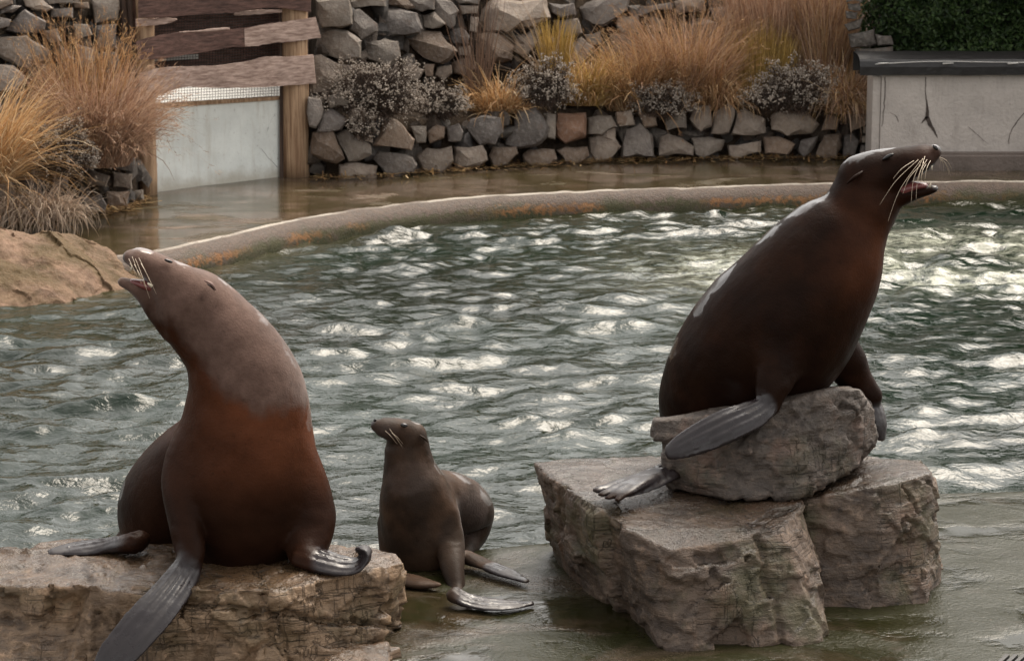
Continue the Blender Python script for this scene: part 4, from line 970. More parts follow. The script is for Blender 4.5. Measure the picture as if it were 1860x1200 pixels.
# =================================================================== rocks the animals sit on
def rock(name, hulls, m, label, seed, vox=0.008, facet=((0.28, 0.010), (0.10, 0.0045), (0.04, 0.0018)), rough=0.003, group=None, cuts=()):
    bm = bmesh.new()
    for pts in hulls:
        b2 = bmesh.new()
        for p in pts: b2.verts.new(p)
        res = bmesh.ops.convex_hull(b2, input=b2.verts[:]); 
        bmesh.ops.delete(b2, geom=[g for g in res['geom_interior'] if isinstance(g, bmesh.types.BMVert)], context='VERTS')
        bmesh.ops.recalc_face_normals(b2, faces=b2.faces[:])
        tmp = bpy.data.meshes.new('t'); b2.to_mesh(tmp); b2.free(); bm.from_mesh(tmp); bpy.data.meshes.remove(tmp)
    me = bpy.data.meshes.new('t'); bm.to_mesh(me); bm.free()
    me = voxel(me, vox); V = verts_of(me); E = edges_of(me)
    V = smooth(V, E, 1, None, 0.3, taubin=False); set_verts(me, V); N = normals_of(me)
    d = 0
    for k, (cell, amp) in enumerate(facet): d = d + worley_facets(V, cell, amp, seed + k)
    side = 1 - 0.75 * sstep(0.5, 0.85, N[:, 2])                     # tops stay flatter (walked and washed)
    d = d * side + rough * fbm(V, 9, 5) * side + (0.003 + 0.004 * side) * fbm(V, 2.2, 3)
    bed_ = np.abs(np.sin((V[:, 2] + 0.06 * V[:, 0] + 0.03 * fbm(V, 3, 2)) * 62)); d = d - 0.004 * side * (1 - sstep(0.0, 0.22, bed_)) * (fbm(V, 4, 2) > -0.05)
    for (a, b, c0, wd, dep) in cuts:                                 # open cracks: planes a,b through c0
        q = np.abs((V - c0) @ np.asarray(a) + 0.02 * fbm(V, 6, 3)); d = d - dep * np.exp(-(q / wd) ** 2) * side
    V = V + N * d[:, None]
    base = np.array((V[:, 0].mean(), V[:, 1].mean(), 0.05 if V[:, 2].min() < 0.2 else V[:, 2].min())); set_verts(me, V - base)
    me.polygons.foreach_set('use_smooth', np.full(len(me.polygons), True))
    o = link(name, me, m); o.location = base; tag(o, label, 'rock', group); return o
Wp = lambda L: [W(*p) for p in L]
def ground_pt(px, py): p = G(px, py, 0.02); return p
RG = 'rocks the sea lions sit on'
# right pedestal, front block: a tapered left prow and a square front
front = Wp([(968, 838, 7.80), (1000, 868, 7.62), (1112, 930, 7.24), (1140, 958, 7.06), (1215, 997, 6.98), (1420, 962, 7.10), (1456, 906, 7.38), (1200, 826, 8.02), (1400, 832, 8.0)])
front2 = [G(1012, 1040, 0.0) * (1, 1, 0), G(1060, 1085, 0), G(1228, 1215, 0), G(1512, 1205, 0), G(1505, 1100, 0), *[np.array((p[0], p[1], -0.03)) for p in (G(1240, 940, 0), G(1450, 950, 0))]]
front2 = [np.array((p[0], p[1], -0.03)) for p in front2]
mid = Wp([(985, 915, 7.83), (1000, 975, 7.9)])
rock('pedestal_rock', [front + front2 + mid], MT['rock_r'], 'broad brown schist slab with a pointed overhanging end beside the young sea lion', 101, group=RG, cuts=[((0.96, 0.25, 0.1), None, W(1390, 1050, 7.02), 0.010, 0.02)])
rb = Wp([(1462, 905, 7.42), (1600, 880, 7.42), (1688, 858, 7.52), (1655, 832, 7.92), (1560, 826, 8.0), (1440, 850, 7.9), (1716, 1082, 7.60), (1708, 990, 7.55)])
rb += [np.array((p[0], p[1], -0.03)) for p in (G(1480, 1138, 0), G(1600, 1140, 0), G(1682, 1128, 0), G(1712, 1092, 0), G(1690, 960, 0), G(1480, 960, 0))]
rock('pedestal_rock', [rb], MT['rock_r'], 'square-faced brown block wedged behind the broad slab', 111, group=RG)
up = Wp([(1197, 765, 7.50), (1330, 752, 7.42), (1400, 742, 7.40), (1500, 708, 7.48), (1560, 706, 7.56), (1590, 745, 7.62), (1592, 790, 7.62), (1205, 830, 7.45), (1212, 885, 7.46), (1330, 908, 7.33), (1450, 903, 7.36), (1560, 852, 7.52),
          (1230, 752, 7.95), (1500, 700, 8.0), (1570, 712, 7.95), (1240, 860, 7.95), (1560, 830, 7.95)])
rock('perch_rock', [up], MT['rock_t'], 'grey-brown boulder under the dark sea lion, on top of the pedestal', 121, facet=((0.22, 0.008), (0.08, 0.004), (0.035, 0.0015)), group=RG)
# left slab
zt = 0.27
lt = [G(x, y, z) for x, y, z in ((-140, 1040, 0.24), (0, 1062, 0.25), (110, 1062, 0.25), (200, 1084, 0.232), (330, 1080, 0.245), (505, 1072, 0.27), (-140, 1000, 0.26), (60, 1000, 0.27), (420, 985, 0.27), (560, 1000, 0.28))]
lb = [np.array((G(x, y, 0)[0], G(x, y, 0)[1], -0.03)) for x, y in ((-140, 1215), (150, 1235), (420, 1245), (600, 1230), (600, 1080), (-140, 1080))]
lr = [G(505, 1073, 0.27), G(575, 1038, 0.285), G(650, 1015, 0.30), G(722, 1003, 0.31), G(738, 1022, 0.29), G(640, 992, 0.30), G(560, 985, 0.29)]
lrb = [np.array((G(x, y, 0)[0], G(x, y, 0)[1], -0.03)) for x, y in ((480, 1250), (640, 1235), (705, 1190), (728, 1160), (700, 1090), (480, 1100))]
lf = [G(x, y, z) for x, y, z in ((505, 1120, 0.16), (640, 1100, 0.17), (720, 1120, 0.12))]
lc = [G(x, y, z) for x, y, z in ((400, 1105, 0.20), (520, 1092, 0.215), (560, 1110, 0.18), (390, 1150, 0.14), (560, 1150, 0.12))] + [np.array((G(x, y, 0)[0], G(x, y, 0)[1], -0.03)) for x, y in ((370, 1265), (600, 1255), (600, 1150), (370, 1150))]
ld = [G(x, y, z) for x, y, z in ((-140, 1100, 0.17), (60, 1112, 0.175), (140, 1120, 0.165), (-140, 1080, 0.2))] + [np.array((G(x, y, 0)[0], G(x, y, 0)[1], -0.03)) for x, y in ((-140, 1270), (130, 1275), (170, 1230), (-140, 1100))]
rock('slab_rock', [lt + lb, lr + lrb + lf, lc, ld], MT['rock_l'], 'wide ochre rock slab under the brown sea lion', 131, vox=0.008, facet=((0.20, 0.014), (0.10, 0.009), (0.04, 0.003)), group=RG,
     cuts=[((0.15, 0.3, 0.95), None, W(560, 1120, 6.8), 0.008, 0.03), ((0.9, 0.2, 0.35), None, W(500, 1120, 6.85), 0.008, 0.02), ((0.8, 0.3, -0.4), None, W(150, 1110, 6.8), 0.012, 0.03)])
sr = [G(x, y, z) for x, y, z in ((55, 1000, 0.235), (70, 984, 0.25), (190, 980, 0.25), (230, 1000, 0.235), (120, 978, 0.235))] + [np.array((G(x, y, 0)[0], G(x, y, 0)[1], 0.1)) for x, y in ((55, 1100), (230, 1100), (230, 1050), (60, 1050))]
rock('slab_rock', [sr], MT['rock_l'], 'small low stone behind the ochre slab under the stretched hind flipper', 141, facet=((0.12, 0.008),), group=RG)
lf2 = [np.array((G(x, y, z)[0], G(x, y, z)[1], z)) for x, y, z in ((640, 1170, 0.10), (700, 1165, 0.09), (712, 1190, 0.07), (600, 1190, 0.11), (560, 1230, 0.10), (700, 1235, 0.04))] + [np.array((G(x, y, 0)[0], G(x, y, 0)[1], -0.03)) for x, y in ((560, 1300), (715, 1260), (722, 1200), (600, 1180))]
rock('foot_stone', [lf2], MT['rock_l'], 'low broken ochre stone at the right foot of the wide slab', 151, facet=((0.12, 0.01), (0.05, 0.004)), group=RG)

# =================================================================== sea lions
def loft(st, seg=36, n=60, nrm=(0, 1, 0), ridge=0.0):
    """stations (x,y,z, half_width, half_thickness); width axis = tangent x nrm -> closed tube with round ends"""
    S = np.array(st, float); Q = catmull(S, n); P = Q[:, :3]; w = np.maximum(Q[:, 3], 0.002); t = np.maximum(Q[:, 4], 0.002)
    T = np.gradient(P, axis=0); T /= np.linalg.norm(T, axis=1)[:, None]
    nn = np.broadcast_to(np.asarray(nrm, float), P.shape) if np.ndim(nrm) == 1 else catmull(np.asarray(nrm, float), n)
    A = np.cross(T, nn); A /= np.linalg.norm(A, axis=1)[:, None]; B = np.cross(A, T)
    # rounded ends
    caps0 = [(c, s) for c, s in ((0.97, 0.25), (0.80, 0.6), (0.4, 0.92))]
    rings = []
    e0 = min(w[0], t[0]); e1 = min(w[-1], t[-1])
    for c, s in caps0: rings.append((P[0] - T[0] * e0 * c, A[0], B[0], w[0] * s, t[0] * s))
    for i in range(n): rings.append((P[i], A[i], B[i], w[i], t[i]))
    for c, s in caps0[::-1]: rings.append((P[-1] + T[-1] * e1 * c, A[-1], B[-1], w[-1] * s, t[-1] * s))
    a = np.linspace(0, 2 * pi, seg, endpoint=False); V = []
    for p, aa, bb, ww, tt in rings: V.append(p + np.cos(a)[:, None] * aa * ww + (np.sin(a) * (1 + ridge * np.cos(4.2 * pi * np.cos(a))))[:, None] * bb * tt)
    V = np.concatenate(V); m = len(rings); F = []
    for i in range(m - 1):
        for j in range(seg): F.append((i * seg + j, i * seg + (j + 1) % seg, (i + 1) * seg + (j + 1) % seg, (i + 1) * seg + j))
    k = len(V); V = np.concatenate([V, rings[0][0][None] , rings[-1][0][None]])
    for j in range(seg):
        F.append((k, (j + 1) % seg, j)); b = (m - 1) * seg; F.append((k + 1, b + j, b + (j + 1) % seg))
    return V, F
def px_st(L, ratio=0.9):
    """(px,py,Y,r_px[,ratio]) -> loft stations"""
    out = []
    for s in L:
        p = W(s[0], s[1], s[2]); r_ = s[3] * MP(s[2]); q = s[4] if len(s) > 4 else ratio; out.append((*p, r_, r_ * q))
    return out
def blade(L, thick=0.012, nrm=(0, -0.4, 0.9)):
    """(px,py,Y,half_width_m[,half_thickness]) flat flipper"""
    return loft([(*W(s[0], s[1], s[2]), s[3], s[4] if len(s) > 4 else thick) for s in L], 64, 50, nrm, 0.26)
def sea_lion(name, label, parts, m, base, vox, blend, marks, head_c, head_r, folds=()):
    """parts: lofts fused into one skin; blend: spheres smoothed strongly; marks(V,N)->dict of attributes"""
    t = empty(name, base); tag(t, label, 'sea lion', 'sea lions resting on rocks at the pool edge')
    bm = bmesh.new()
    for V, F in parts:
        vs_ = [bm.verts.new(v) for v in V]
        for f in F: bm.faces.new([vs_[i] for i in f])
    bmesh.ops.recalc_face_normals(bm, faces=bm.faces[:])
    me = bpy.data.meshes.new('t'); bm.to_mesh(me); bm.free()
    me = voxel(me, vox); V = verts_of(me); E = edges_of(me)
    V = smooth(V, E, 6)
    for c, rr_, it in blend:
        w = 1 - sstep(0.6, 1.0, np.linalg.norm((V - c) / np.broadcast_to(rr_, 3), axis=1)); V = smooth(V, E, it, w, 0.6, taubin=False)
    hd = 1 - sstep(0.8, 1.3, np.linalg.norm(V - head_c, axis=1) / head_r); V = smooth(V, E, 10, 1 - hd, taubin=True)
    set_verts(me, V); N = normals_of(me)
    V = V + N * (0.0045 * fbm(V, 5, 3) + 0.0008 * fbm(V, 16, 3))[:, None] * (1 - 0.8 * hd)[:, None]
    for c, r_ in folds:
        m_ = np.exp(-(np.linalg.norm(V - c, axis=1) / r_) ** 2); V = V - N * (0.0045 * m_ * (1 - sstep(0.0, 0.30, np.abs(fbm(V * (0.7, 0.7, 2.0), 15, 2)))))[:, None]
    at = marks(V, N); V = smooth(V, E, 12, (1 - at['bare']) * (1 - 0.75 * hd), 0.5, taubin=False); set_verts(me, V - np.asarray(base))
    for an in ('dry', 'bare', 'film', 'tone'):
        a = me.attributes.new(an, 'FLOAT', 'POINT'); a.data.foreach_set('value', np.asarray(at.get(an, np.zeros(len(V))), np.float32))
    me.polygons.foreach_set('use_smooth', np.full(len(me.polygons), True))
    o = link('body', me, m, t); return t
def child(t, name, V, F, m, smooth_=True):
    me = vf_mesh(name, [(np.asarray(V) - np.array(t.location), F)], smooth_); o = link(name, me, m, t); return o
def ellipsoid(c, ax, seg=20):
    bm = bmesh.new(); bmesh.ops.create_uvsphere(bm, u_segments=seg, v_segments=seg // 2, radius=1.0)
    bm.verts.ensure_lookup_table(); V = np.array([v.co[:] for v in bm.verts]) @ np.asarray(ax) + c; F = [[v.index for v in f.verts] for f in bm.faces]; bm.free()
    return V, F
def axes(d, n, a, b, c):
    d = np.asarray(d, float); d /= np.linalg.norm(d); n = np.asarray(n, float); n -= (n @ d) * d; n /= np.linalg.norm(n); s = np.cross(d, n)
    return np.stack([d * a, n * b, s * c])
def whiskers(t, L, r0=0.0008):
    for pts in L:
        V, F = tube([W(*p) for p in pts], np.linspace(r0, r0 * 0.35, len(pts)), 5, 14); child(t, 'whisker', V, F, MT['whisker'])
def dist_to(V, px, py, Y): return np.linalg.norm(V - W(px, py, Y), axis=1)

def blobs(V, L):
    f = np.zeros(len(V))
    for x, y, Y, r_ in L: f = np.maximum(f, np.exp(-((np.linalg.norm(V - W(x, y, Y), axis=1) / r_) ** 2)))
    return f
# ---- A: brown sea lion on the ochre slab
YA = 7.12
trunk = px_st([(300, 520, YA - 0.02, 44, 0.95), (322, 536, YA - 0.02, 62, 0.95), (345, 556, YA - 0.01, 73, 0.95), (370, 580, YA, 77, 0.95), (395, 607, YA, 82, 0.98), (418, 638, YA, 90, 1.0), (438, 682, YA, 102, 1.0), (447, 730, YA + 0.01, 114, 1.0),
               (446, 790, YA + 0.02, 127, 1.0), (444, 860, YA + 0.03, 138, 1.0), (444, 925, YA + 0.05, 138, 1.0), (438, 980, YA + 0.07, 112, 1.0), (430, 1012, YA + 0.09, 72, 1.0)])
hind = px_st([(430, 800, YA + 0.16, 92), (385, 850, YA + 0.24, 108), (335, 905, YA + 0.32, 112), (300, 945, YA + 0.38, 98), (272, 972, YA + 0.42, 72), (245, 990, YA + 0.44, 40)], 1.0)
snout = px_st([(338, 545, YA - 0.03, 66, 0.9), (308, 512, YA - 0.04, 45, 0.95), (284, 488, YA - 0.05, 28, 1.15), (260, 474, YA - 0.055, 23, 1.4), (245, 469, YA - 0.055, 20, 1.5), (237, 467, YA - 0.055, 14, 1.4)])
jaw = px_st([(325, 575, YA - 0.02, 52, 0.9), (292, 556, YA - 0.03, 33, 0.95), (262, 533, YA - 0.045, 18, 1.25), (240, 519, YA - 0.05, 12, 1.6), (222, 512, YA - 0.05, 9, 1.6)])
armL = px_st([(352, 820, YA - 0.02, 60, 0.8), (338, 880, YA - 0.07, 46, 0.9), (338, 950, YA - 0.14, 34, 1.0), (345, 1000, YA - 0.19, 27, 1.0), (343, 1024, YA - 0.225, 22, 1.0)])
bladeL = blade([(346, 1015, 6.92, 0.036, 0.026), (332, 1045, 6.86, 0.046, 0.020), (298, 1090, 6.755, 0.056, 0.014), (254, 1140, 6.675, 0.060, 0.011), (207, 1194, 6.62, 0.052, 0.009), (172, 1240, 6.60, 0.03, 0.007)], nrm=(0.15, -0.75, 0.65))
armR = px_st([(540, 850, YA + 0.0, 52, 0.9), (560, 915, YA - 0.02, 50, 0.9), (560, 970, YA - 0.07, 46, 0.85), (552, 1003, YA - 0.13, 36, 0.8), (560, 1016, YA - 0.17, 22, 0.9)])
bladeR = blade([(545, 1010, 6.96, 0.045, 0.026), (580, 1018, 6.93, 0.050, 0.020), (618, 1026, 6.91, 0.048, 0.014), (645, 1026, 6.91, 0.046, 0.013), (662, 1016, 6.915, 0.044, 0.013), (667, 1004, 6.92, 0.040, 0.013), (660, 996, 6.93, 0.032, 0.012), (650, 998, 6.93, 0.024, 0.010)],
               nrm=[(0, -0.35, 0.9), (0, -0.35, 0.9), (0, -0.35, 0.9), (-0.5, -0.3, 0.85), (-0.95, -0.2, 0.2), (-0.7, -0.2, -0.6), (0.2, -0.2, -0.95), (0.9, -0.2, -0.3)])
def gb(L, nrm): return loft([(*G(x, y, z), w, t_) for x, y, z, w, t_ in L], 64, 50, nrm, 0.26)
hfl = gb([(250, 984, 0.315, 0.05, 0.03), (200, 989, 0.288, 0.042, 0.018), (150, 995, 0.278, 0.045, 0.011), (92, 1004, 0.272, 0.02, 0.007)], (0, -0.2, 0.97))
head_A = W(290, 500, YA - 0.03)
def marksA(V, N):
    nz = fbm(V, 9, 5) ; nz2 = fbm(V, 30, 3)
    p0, p1 = W(300, 590, YA), W(545, 722, YA)
    # pale colour for dry fur and painted sheen, above a ragged throat-to-shoulder line
    line = np.interp(V[:, 0], [W(255, 0, YA)[0], W(300, 0, YA)[0], W(365, 0, YA)[0], W(400, 0, YA)[0], W(450, 0, YA)[0], W(545, 0, YA)[0]],
                     [W(0, 540, YA)[2], W(0, 565, YA)[2], W(0, 630, YA)[2], W(0, 690, YA)[2], W(0, 715, YA)[2], W(0, 722, YA)[2]])
    dry = sstep(-0.06, 0.035, V[:, 2] - line + 0.034 * nz + 0.012 * nz2 + 0.02 * fbm(V * (1, 1, 0.25), 22, 3))
    bare = np.zeros(len(V))
    for c, r_ in ((W(250, 1140, 6.77), 0.26), (W(335, 1050, 6.9), 0.055), (W(630, 1025, 6.92), 0.11), (G(130, 996, 0.29), 0.17)):
        bare = np.maximum(bare, 1 - sstep(0.8, 1.05, np.linalg.norm(V - c, axis=1) / r_ + 0.12 * nz))
    bare = np.where(V[:, 2] > 0.45, 0, bare)
    nose = 1 - sstep(0.012, 0.02, dist_to(V, 227, 470, YA - 0.06)); bare = np.maximum(bare, nose)
    dry = dry * (1 - 0.9 * (1 - sstep(0.016, 0.03, dist_to(V, 305, 478, YA - 0.1))) * 0.5)
    for x, y, q in ((240, 492, 0.010), (252, 499, 0.011), (264, 507, 0.011), (276, 514, 0.010), (228, 486, 0.012), (226, 476, 0.010)):
        g = V - W(x, y, YA - 0.05); bare = np.maximum(bare, 0.85 * (1 - sstep(0.6, 1.1, np.hypot(g[:, 0], g[:, 2]) / q)))
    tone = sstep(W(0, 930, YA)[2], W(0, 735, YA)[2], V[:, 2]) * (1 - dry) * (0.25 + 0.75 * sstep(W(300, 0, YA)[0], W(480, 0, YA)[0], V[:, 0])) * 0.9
    film = blobs(V, [(560, 760, YA, 0.06), (225, 890, YA + 0.3, 0.05), (520, 640, YA, 0.07), (470, 585, YA, 0.06), (400, 525, YA, 0.05), (330, 478, YA - 0.03, 0.05), (262, 460, YA - 0.06, 0.04)])
    return dict(dry=dry, bare=bare, tone=tone, film=film * 0.85)
A_ = sea_lion('sea_lion', 'brown barking sea lion with pale pinkish head on the ochre slab', [loft(trunk), loft(hind), loft(snout), loft(jaw), loft(armL), bladeL, loft(armR), bladeR, hfl],
              MT['skin_a'], W(420, 1030, 7.15), 0.0055, [(W(352, 810, YA - 0.05), (0.13, 0.3, 0.16), 150), (W(555, 860, YA), (0.13, 0.3, 0.17), 150), (W(330, 760, YA + 0.1), (0.12, 0.35, 0.12), 120), (W(335, 560, YA), (0.10, 0.12, 0.08), 25)], marksA, head_A, 0.13, [(W(330, 660, YA - 0.1), 0.09), (W(345, 960, 6.95), 0.08), (W(555, 950, 7.0), 0.10), (W(310, 800, YA), 0.08), (W(470, 600, YA), 0.06)])
child(A_, 'ear', *tube([W(372, 510, 7.012), W(384, 516, 6.998), W(392, 527, 6.998)], [0.003, 0.0065, 0.002], 8, 8, 0.7), MT['ear_fur'])
child(A_, 'ear_opening', *tube([W(376, 516, 7.005), W(384, 521, 7.0), W(390, 528, 7.0)], [0.002, 0.004, 0.001], 8, 8, 0.6), MT['eye'])
child(A_, 'eye', *ellipsoid(W(306, 474, 7.035), axes((0.9, 0.2, -0.4), (0, -0.7, 0.7), 0.013, 0.0045, 0.0045)), MT['eye'])
child(A_, 'tongue', *loft(px_st([(284, 522, YA - 0.05, 12, 1.6), (262, 517, YA - 0.055, 9, 1.9), (240, 511, YA - 0.055, 5, 2.0)]), 16, 16), MT['mouth'])
child(A_, 'tooth', *tube([W(276, 520, YA - 0.105), W(268, 514, YA - 0.108)], [0.006, 0.002], 6), MT['tooth'])
child(A_, 'tooth', *tube([W(240, 484, YA - 0.09), W(237, 492, YA - 0.09)], [0.004, 0.001], 6), MT['tooth'])
rw = np.random.default_rng(4)
whiskers(A_, [[(x, y, 6.985), (x + 6 + dx * 0.3, y + L * 0.45, 6.965), (x + 8 + dx, y + L, 6.975)] for x, y, L, dx in ((234, 470, 38, 6), (240, 466, 50, 8), (246, 470, 52, 12), (252, 468, 44, 14), (250, 480, 62, 14), (244, 480, 36, 6), (256, 478, 42, 14), (236, 478, 30, 8), (260, 484, 50, 16), (248, 488, 34, 8))])

# ---- B: dark sea lion on the pedestal
YB = 7.66
trunk = px_st([(1600, 330, YB, 50, 0.85), (1586, 346, YB, 62, 0.9), (1570, 364, YB, 67, 0.95), (1554, 392, YB, 70, 1.0), (1527, 428, YB, 93, 1.0), (1498, 472, YB, 112, 1.0), (1462, 528, YB, 126, 1.0), (1420, 586, YB + 0.01, 141, 0.98), (1374, 632, YB + 0.03, 137, 0.98),
               (1328, 674, YB + 0.07, 122, 1.0), (1292, 718, YB + 0.12, 100, 1.0), (1268, 765, YB + 0.18, 76, 1.0), (1252, 806, YB + 0.17, 54, 1.0), (1236, 838, YB + 0.08, 36, 1.0)])
snout = px_st([(1568, 334, YB - 0.005, 54, 0.95), (1600, 317, YB - 0.01, 47, 1.0), (1636, 302, YB - 0.02, 35.5, 1.1), (1662, 292, YB - 0.03, 28, 1.35), (1684, 283, YB - 0.04, 22, 1.45), (1696, 277, YB - 0.045, 14, 1.4)])
jaw = px_st([(1590, 360, YB - 0.005, 40, 0.9), (1630, 355, YB - 0.02, 24, 1.05), (1662, 350, YB - 0.03, 13.5, 1.5), (1684, 346, YB - 0.04, 9.5, 1.7), (1698, 343, YB - 0.045, 6.5, 1.6)])
arm = px_st([(1432, 610, YB - 0.16, 52, 0.5), (1415, 660, YB - 0.20, 46, 0.65), (1402, 705, YB - 0.23, 34, 0.9), (1396, 735, YB - 0.25, 25, 1.0)])
bl = blade([(1402, 728, 7.41, 0.034, 0.024), (1375, 748, 7.37, 0.048, 0.018), (1330, 768, 7.335, 0.055, 0.014), (1280, 792, 7.325, 0.052, 0.012), (1236, 812, 7.33, 0.040, 0.010), (1212, 823, 7.34, 0.024, 0.008)], nrm=(-0.1, -0.80, 0.58))
arm2 = px_st([(1500, 620, YB + 0.10, 50, 0.8), (1532, 655, YB + 0.13, 42, 0.9), (1555, 690, YB + 0.14, 32, 0.9), (1582, 722, YB + 0.12, 24, 0.8)])
bl2 = blade([(1560, 700, 7.80, 0.045, 0.022), (1586, 735, 7.78, 0.040, 0.016), (1599, 768, 7.76, 0.034, 0.011), (1601, 797, 7.75, 0.024, 0.009)], nrm=(0.75, -0.6, 0.3))
hfl = [gb([(1240, 846, 0.45, 0.05, 0.03), (1205, 860, 0.440, 0.055, 0.018), (1165, 876, 0.430, 0.064, 0.009), (1128, 888, 0.424, 0.068, 0.006), (1108, 894, 0.422, 0.058, 0.004)], (0, -0.15, 0.98))]
for k, (ex, ey, w) in enumerate(((1082, 891, 0.015), (1090, 899, 0.015), (1102, 905, 0.014), (1120, 908, 0.013), (1092, 885, 0.013))):
    e = G(ex, ey, 0.426); s = G(1200, 862 + (2 - k) * -2, 0.442)
    hfl.append(loft([(*s, 0.016, 0.016), (*(s * 0.5 + e * 0.5 + np.array((0, 0, 0.006))), 0.019, 0.011), (*e, w, 0.006)], 16, 30, (0, -0.15, 0.98)))
head_B = W(1640, 315, YB)
def marksB(V, N):
    nz = fbm(V, 9, 5)
    bare = np.zeros(len(V))
    for c, r_ in ((W(1300, 785, 7.33), 0.19), (W(1385, 742, 7.38), 0.05), (W(1600, 770, 7.76), 0.08), (G(1140, 885, 0.41), 0.17)):
        bare = np.maximum(bare, 1 - sstep(0.8, 1.05, np.linalg.norm(V - c, axis=1) / r_ + 0.12 * nz))
    nose = 1 - sstep(0.014, 0.020, dist_to(V, 1702, 268, YB - 0.05)); bare = np.maximum(bare, nose)
    for x, y, q in ((1690, 300, 0.012), (1678, 314, 0.014), (1664, 326, 0.014), (1650, 332, 0.012), (1680, 334, 0.010), (1698, 338, 0.010)):
        g = V - W(x, y, YB - 0.03); bare = np.maximum(bare, 0.8 * (1 - sstep(0.6, 1.1, np.hypot(g[:, 0], g[:, 2]) / q)))
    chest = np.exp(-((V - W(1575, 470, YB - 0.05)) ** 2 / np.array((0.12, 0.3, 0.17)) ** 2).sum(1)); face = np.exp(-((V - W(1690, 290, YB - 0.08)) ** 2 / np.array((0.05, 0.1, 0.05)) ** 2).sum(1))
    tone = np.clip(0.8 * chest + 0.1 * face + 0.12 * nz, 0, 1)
    film = blobs(V, [(1305, 505, YB, 0.08), (1275, 545, YB, 0.06), (1395, 425, YB, 0.07), (1450, 375, YB, 0.08), (1490, 362, YB, 0.05), (1560, 285, YB, 0.07), (1600, 270, YB, 0.05), (1215, 630, YB + 0.05, 0.06)])
    return dict(bare=bare, tone=tone, dry=np.clip(0.15 * face, 0, 1), film=film * 0.88)
B_ = sea_lion('sea_lion', 'dark wet barking sea lion in profile on top of the pedestal boulder', [loft(trunk), loft(snout), loft(jaw), loft(arm), bl, loft(arm2), bl2] + hfl,
              MT['skin_b'], W(1330, 760, 7.7), 0.0055, [(W(1428, 625, YB - 0.18), (0.14, 0.25, 0.13), 150), (W(1520, 650, YB + 0.1), (0.09, 0.2, 0.1), 30), (W(1580, 350, YB), (0.08, 0.12, 0.06), 20)], marksB, head_B, 0.13, [(W(1500, 375, YB), 0.08), (W(1615, 430, YB), 0.08), (W(1410, 680, YB - 0.22), 0.09), (W(1550, 680, YB + 0.1), 0.07), (W(1250, 700, YB), 0.08)])
child(B_, 'ear', *tube([W(1566, 312, 7.575), W(1553, 322, 7.562), W(1538, 334, 7.562)], [0.007, 0.0105, 0.003], 8, 8, 0.6), MT['skin_b'])
child(B_, 'eye', *ellipsoid(W(1613, 285, 7.588), axes((0.85, -0.1, 0.5), (0, -0.8, 0.6), 0.020, 0.007, 0.006)), MT['eye'])
child(B_, 'nostril', *ellipsoid(W(1699, 268, 7.585), axes((0.7, -0.3, -0.7), (0, -0.9, 0.3), 0.011, 0.005, 0.006)), MT['eye'])
child(B_, 'tongue', *loft(px_st([(1640, 344, YB - 0.03, 12, 1.6), (1662, 338, YB - 0.035, 8, 2.2), (1680, 337, YB - 0.04, 5, 2.4)]), 16, 16), MT['mouth'])
child(B_, 'palate', *loft(px_st([(1640, 326, YB - 0.03, 10, 1.6), (1662, 312, YB - 0.035, 10, 2.0), (1678, 303, YB - 0.04, 7, 2.2)]), 16, 16), MT['mouth'])
for x, y, dx, dy in ((1688, 340, 3, -8), (1692, 300, 1, 9)): child(B_, 'tooth', *tube([W(x, y, 7.59), W(x + dx, y + dy, 7.59)], [0.004, 0.001], 6), MT['tooth'])
wl_ = []
for x0, y0, x1, y1, bend in ((1668, 290, 1598, 372, -6), (1672, 292, 1613, 402, -8), (1660, 292, 1622, 325, -3), (1676, 288, 1655, 368, -6), (1678, 294, 1664, 362, -4), (1684, 290, 1668, 330, -3), (1682, 298, 1673, 334, -3), (1690, 292, 1680, 326, -2), (1672, 300, 1640, 352, -5), (1680, 284, 1676, 318, -2)):
    wl_.append([(x0, y0, 7.545), ((x0 + x1) / 2 + bend, (y0 + y1) / 2 - 2, 7.50), (x1, y1, 7.485)])
for x1, y1 in ((1727, 320), (1724, 318), (1714, 312), (1706, 306), (1729, 308)): wl_.append([(1702, 284, 7.64), ((1702 + x1) / 2 + 4, (284 + y1) / 2 - 4, 7.70), (x1, y1, 7.74)])
whiskers(B_, wl_, 0.0009)

# ---- C: young sea lion on the wet ledge
YC = 7.78
trunk = px_st([(733, 790, YC, 33, 0.9), (738, 806, YC, 40, 0.95), (740, 826, YC, 43, 1.0), (744, 855, YC, 51, 1.0), (752, 892, YC, 65, 1.0), (760, 930, YC + 0.01, 73, 1.0), (764, 970, YC + 0.02, 75, 1.0), (768, 1008, YC + 0.04, 68, 1.0), (772, 1030, YC + 0.05, 42, 1.0)])
snout = px_st([(742, 796, YC - 0.01, 35, 0.95), (726, 785, YC - 0.02, 26.5, 1.0), (704, 778, YC - 0.035, 20, 1.15), (691, 775, YC - 0.04, 16.5, 1.25), (684, 773, YC - 0.04, 11.5, 1.2)])
hind = px_st([(770, 900, YC + 0.08, 52), (815, 905, YC + 0.16, 50), (842, 925, YC + 0.22, 54), (850, 955, YC + 0.24, 45), (846, 985, YC + 0.19, 30), (842, 1006, YC + 0.11, 16)], 1.05)
arm = px_st([(800, 930, YC - 0.03, 38, 0.8), (815, 980, YC - 0.06, 30, 0.85), (822, 1030, YC - 0.16, 22, 0.9), (830, 1070, YC - 0.24, 16, 1.0), (830, 1084, YC - 0.28, 16, 1.0), (838, 1092, YC - 0.29, 14, 1.0)])
bl = gb([(824, 1079, 0.090, 0.032, 0.022), (850, 1090, 0.076, 0.042, 0.013), (890, 1097, 0.070, 0.044, 0.010), (930, 1098, 0.068, 0.034, 0.008), (968, 1095, 0.066, 0.012, 0.006)], (0, -0.1, 1))
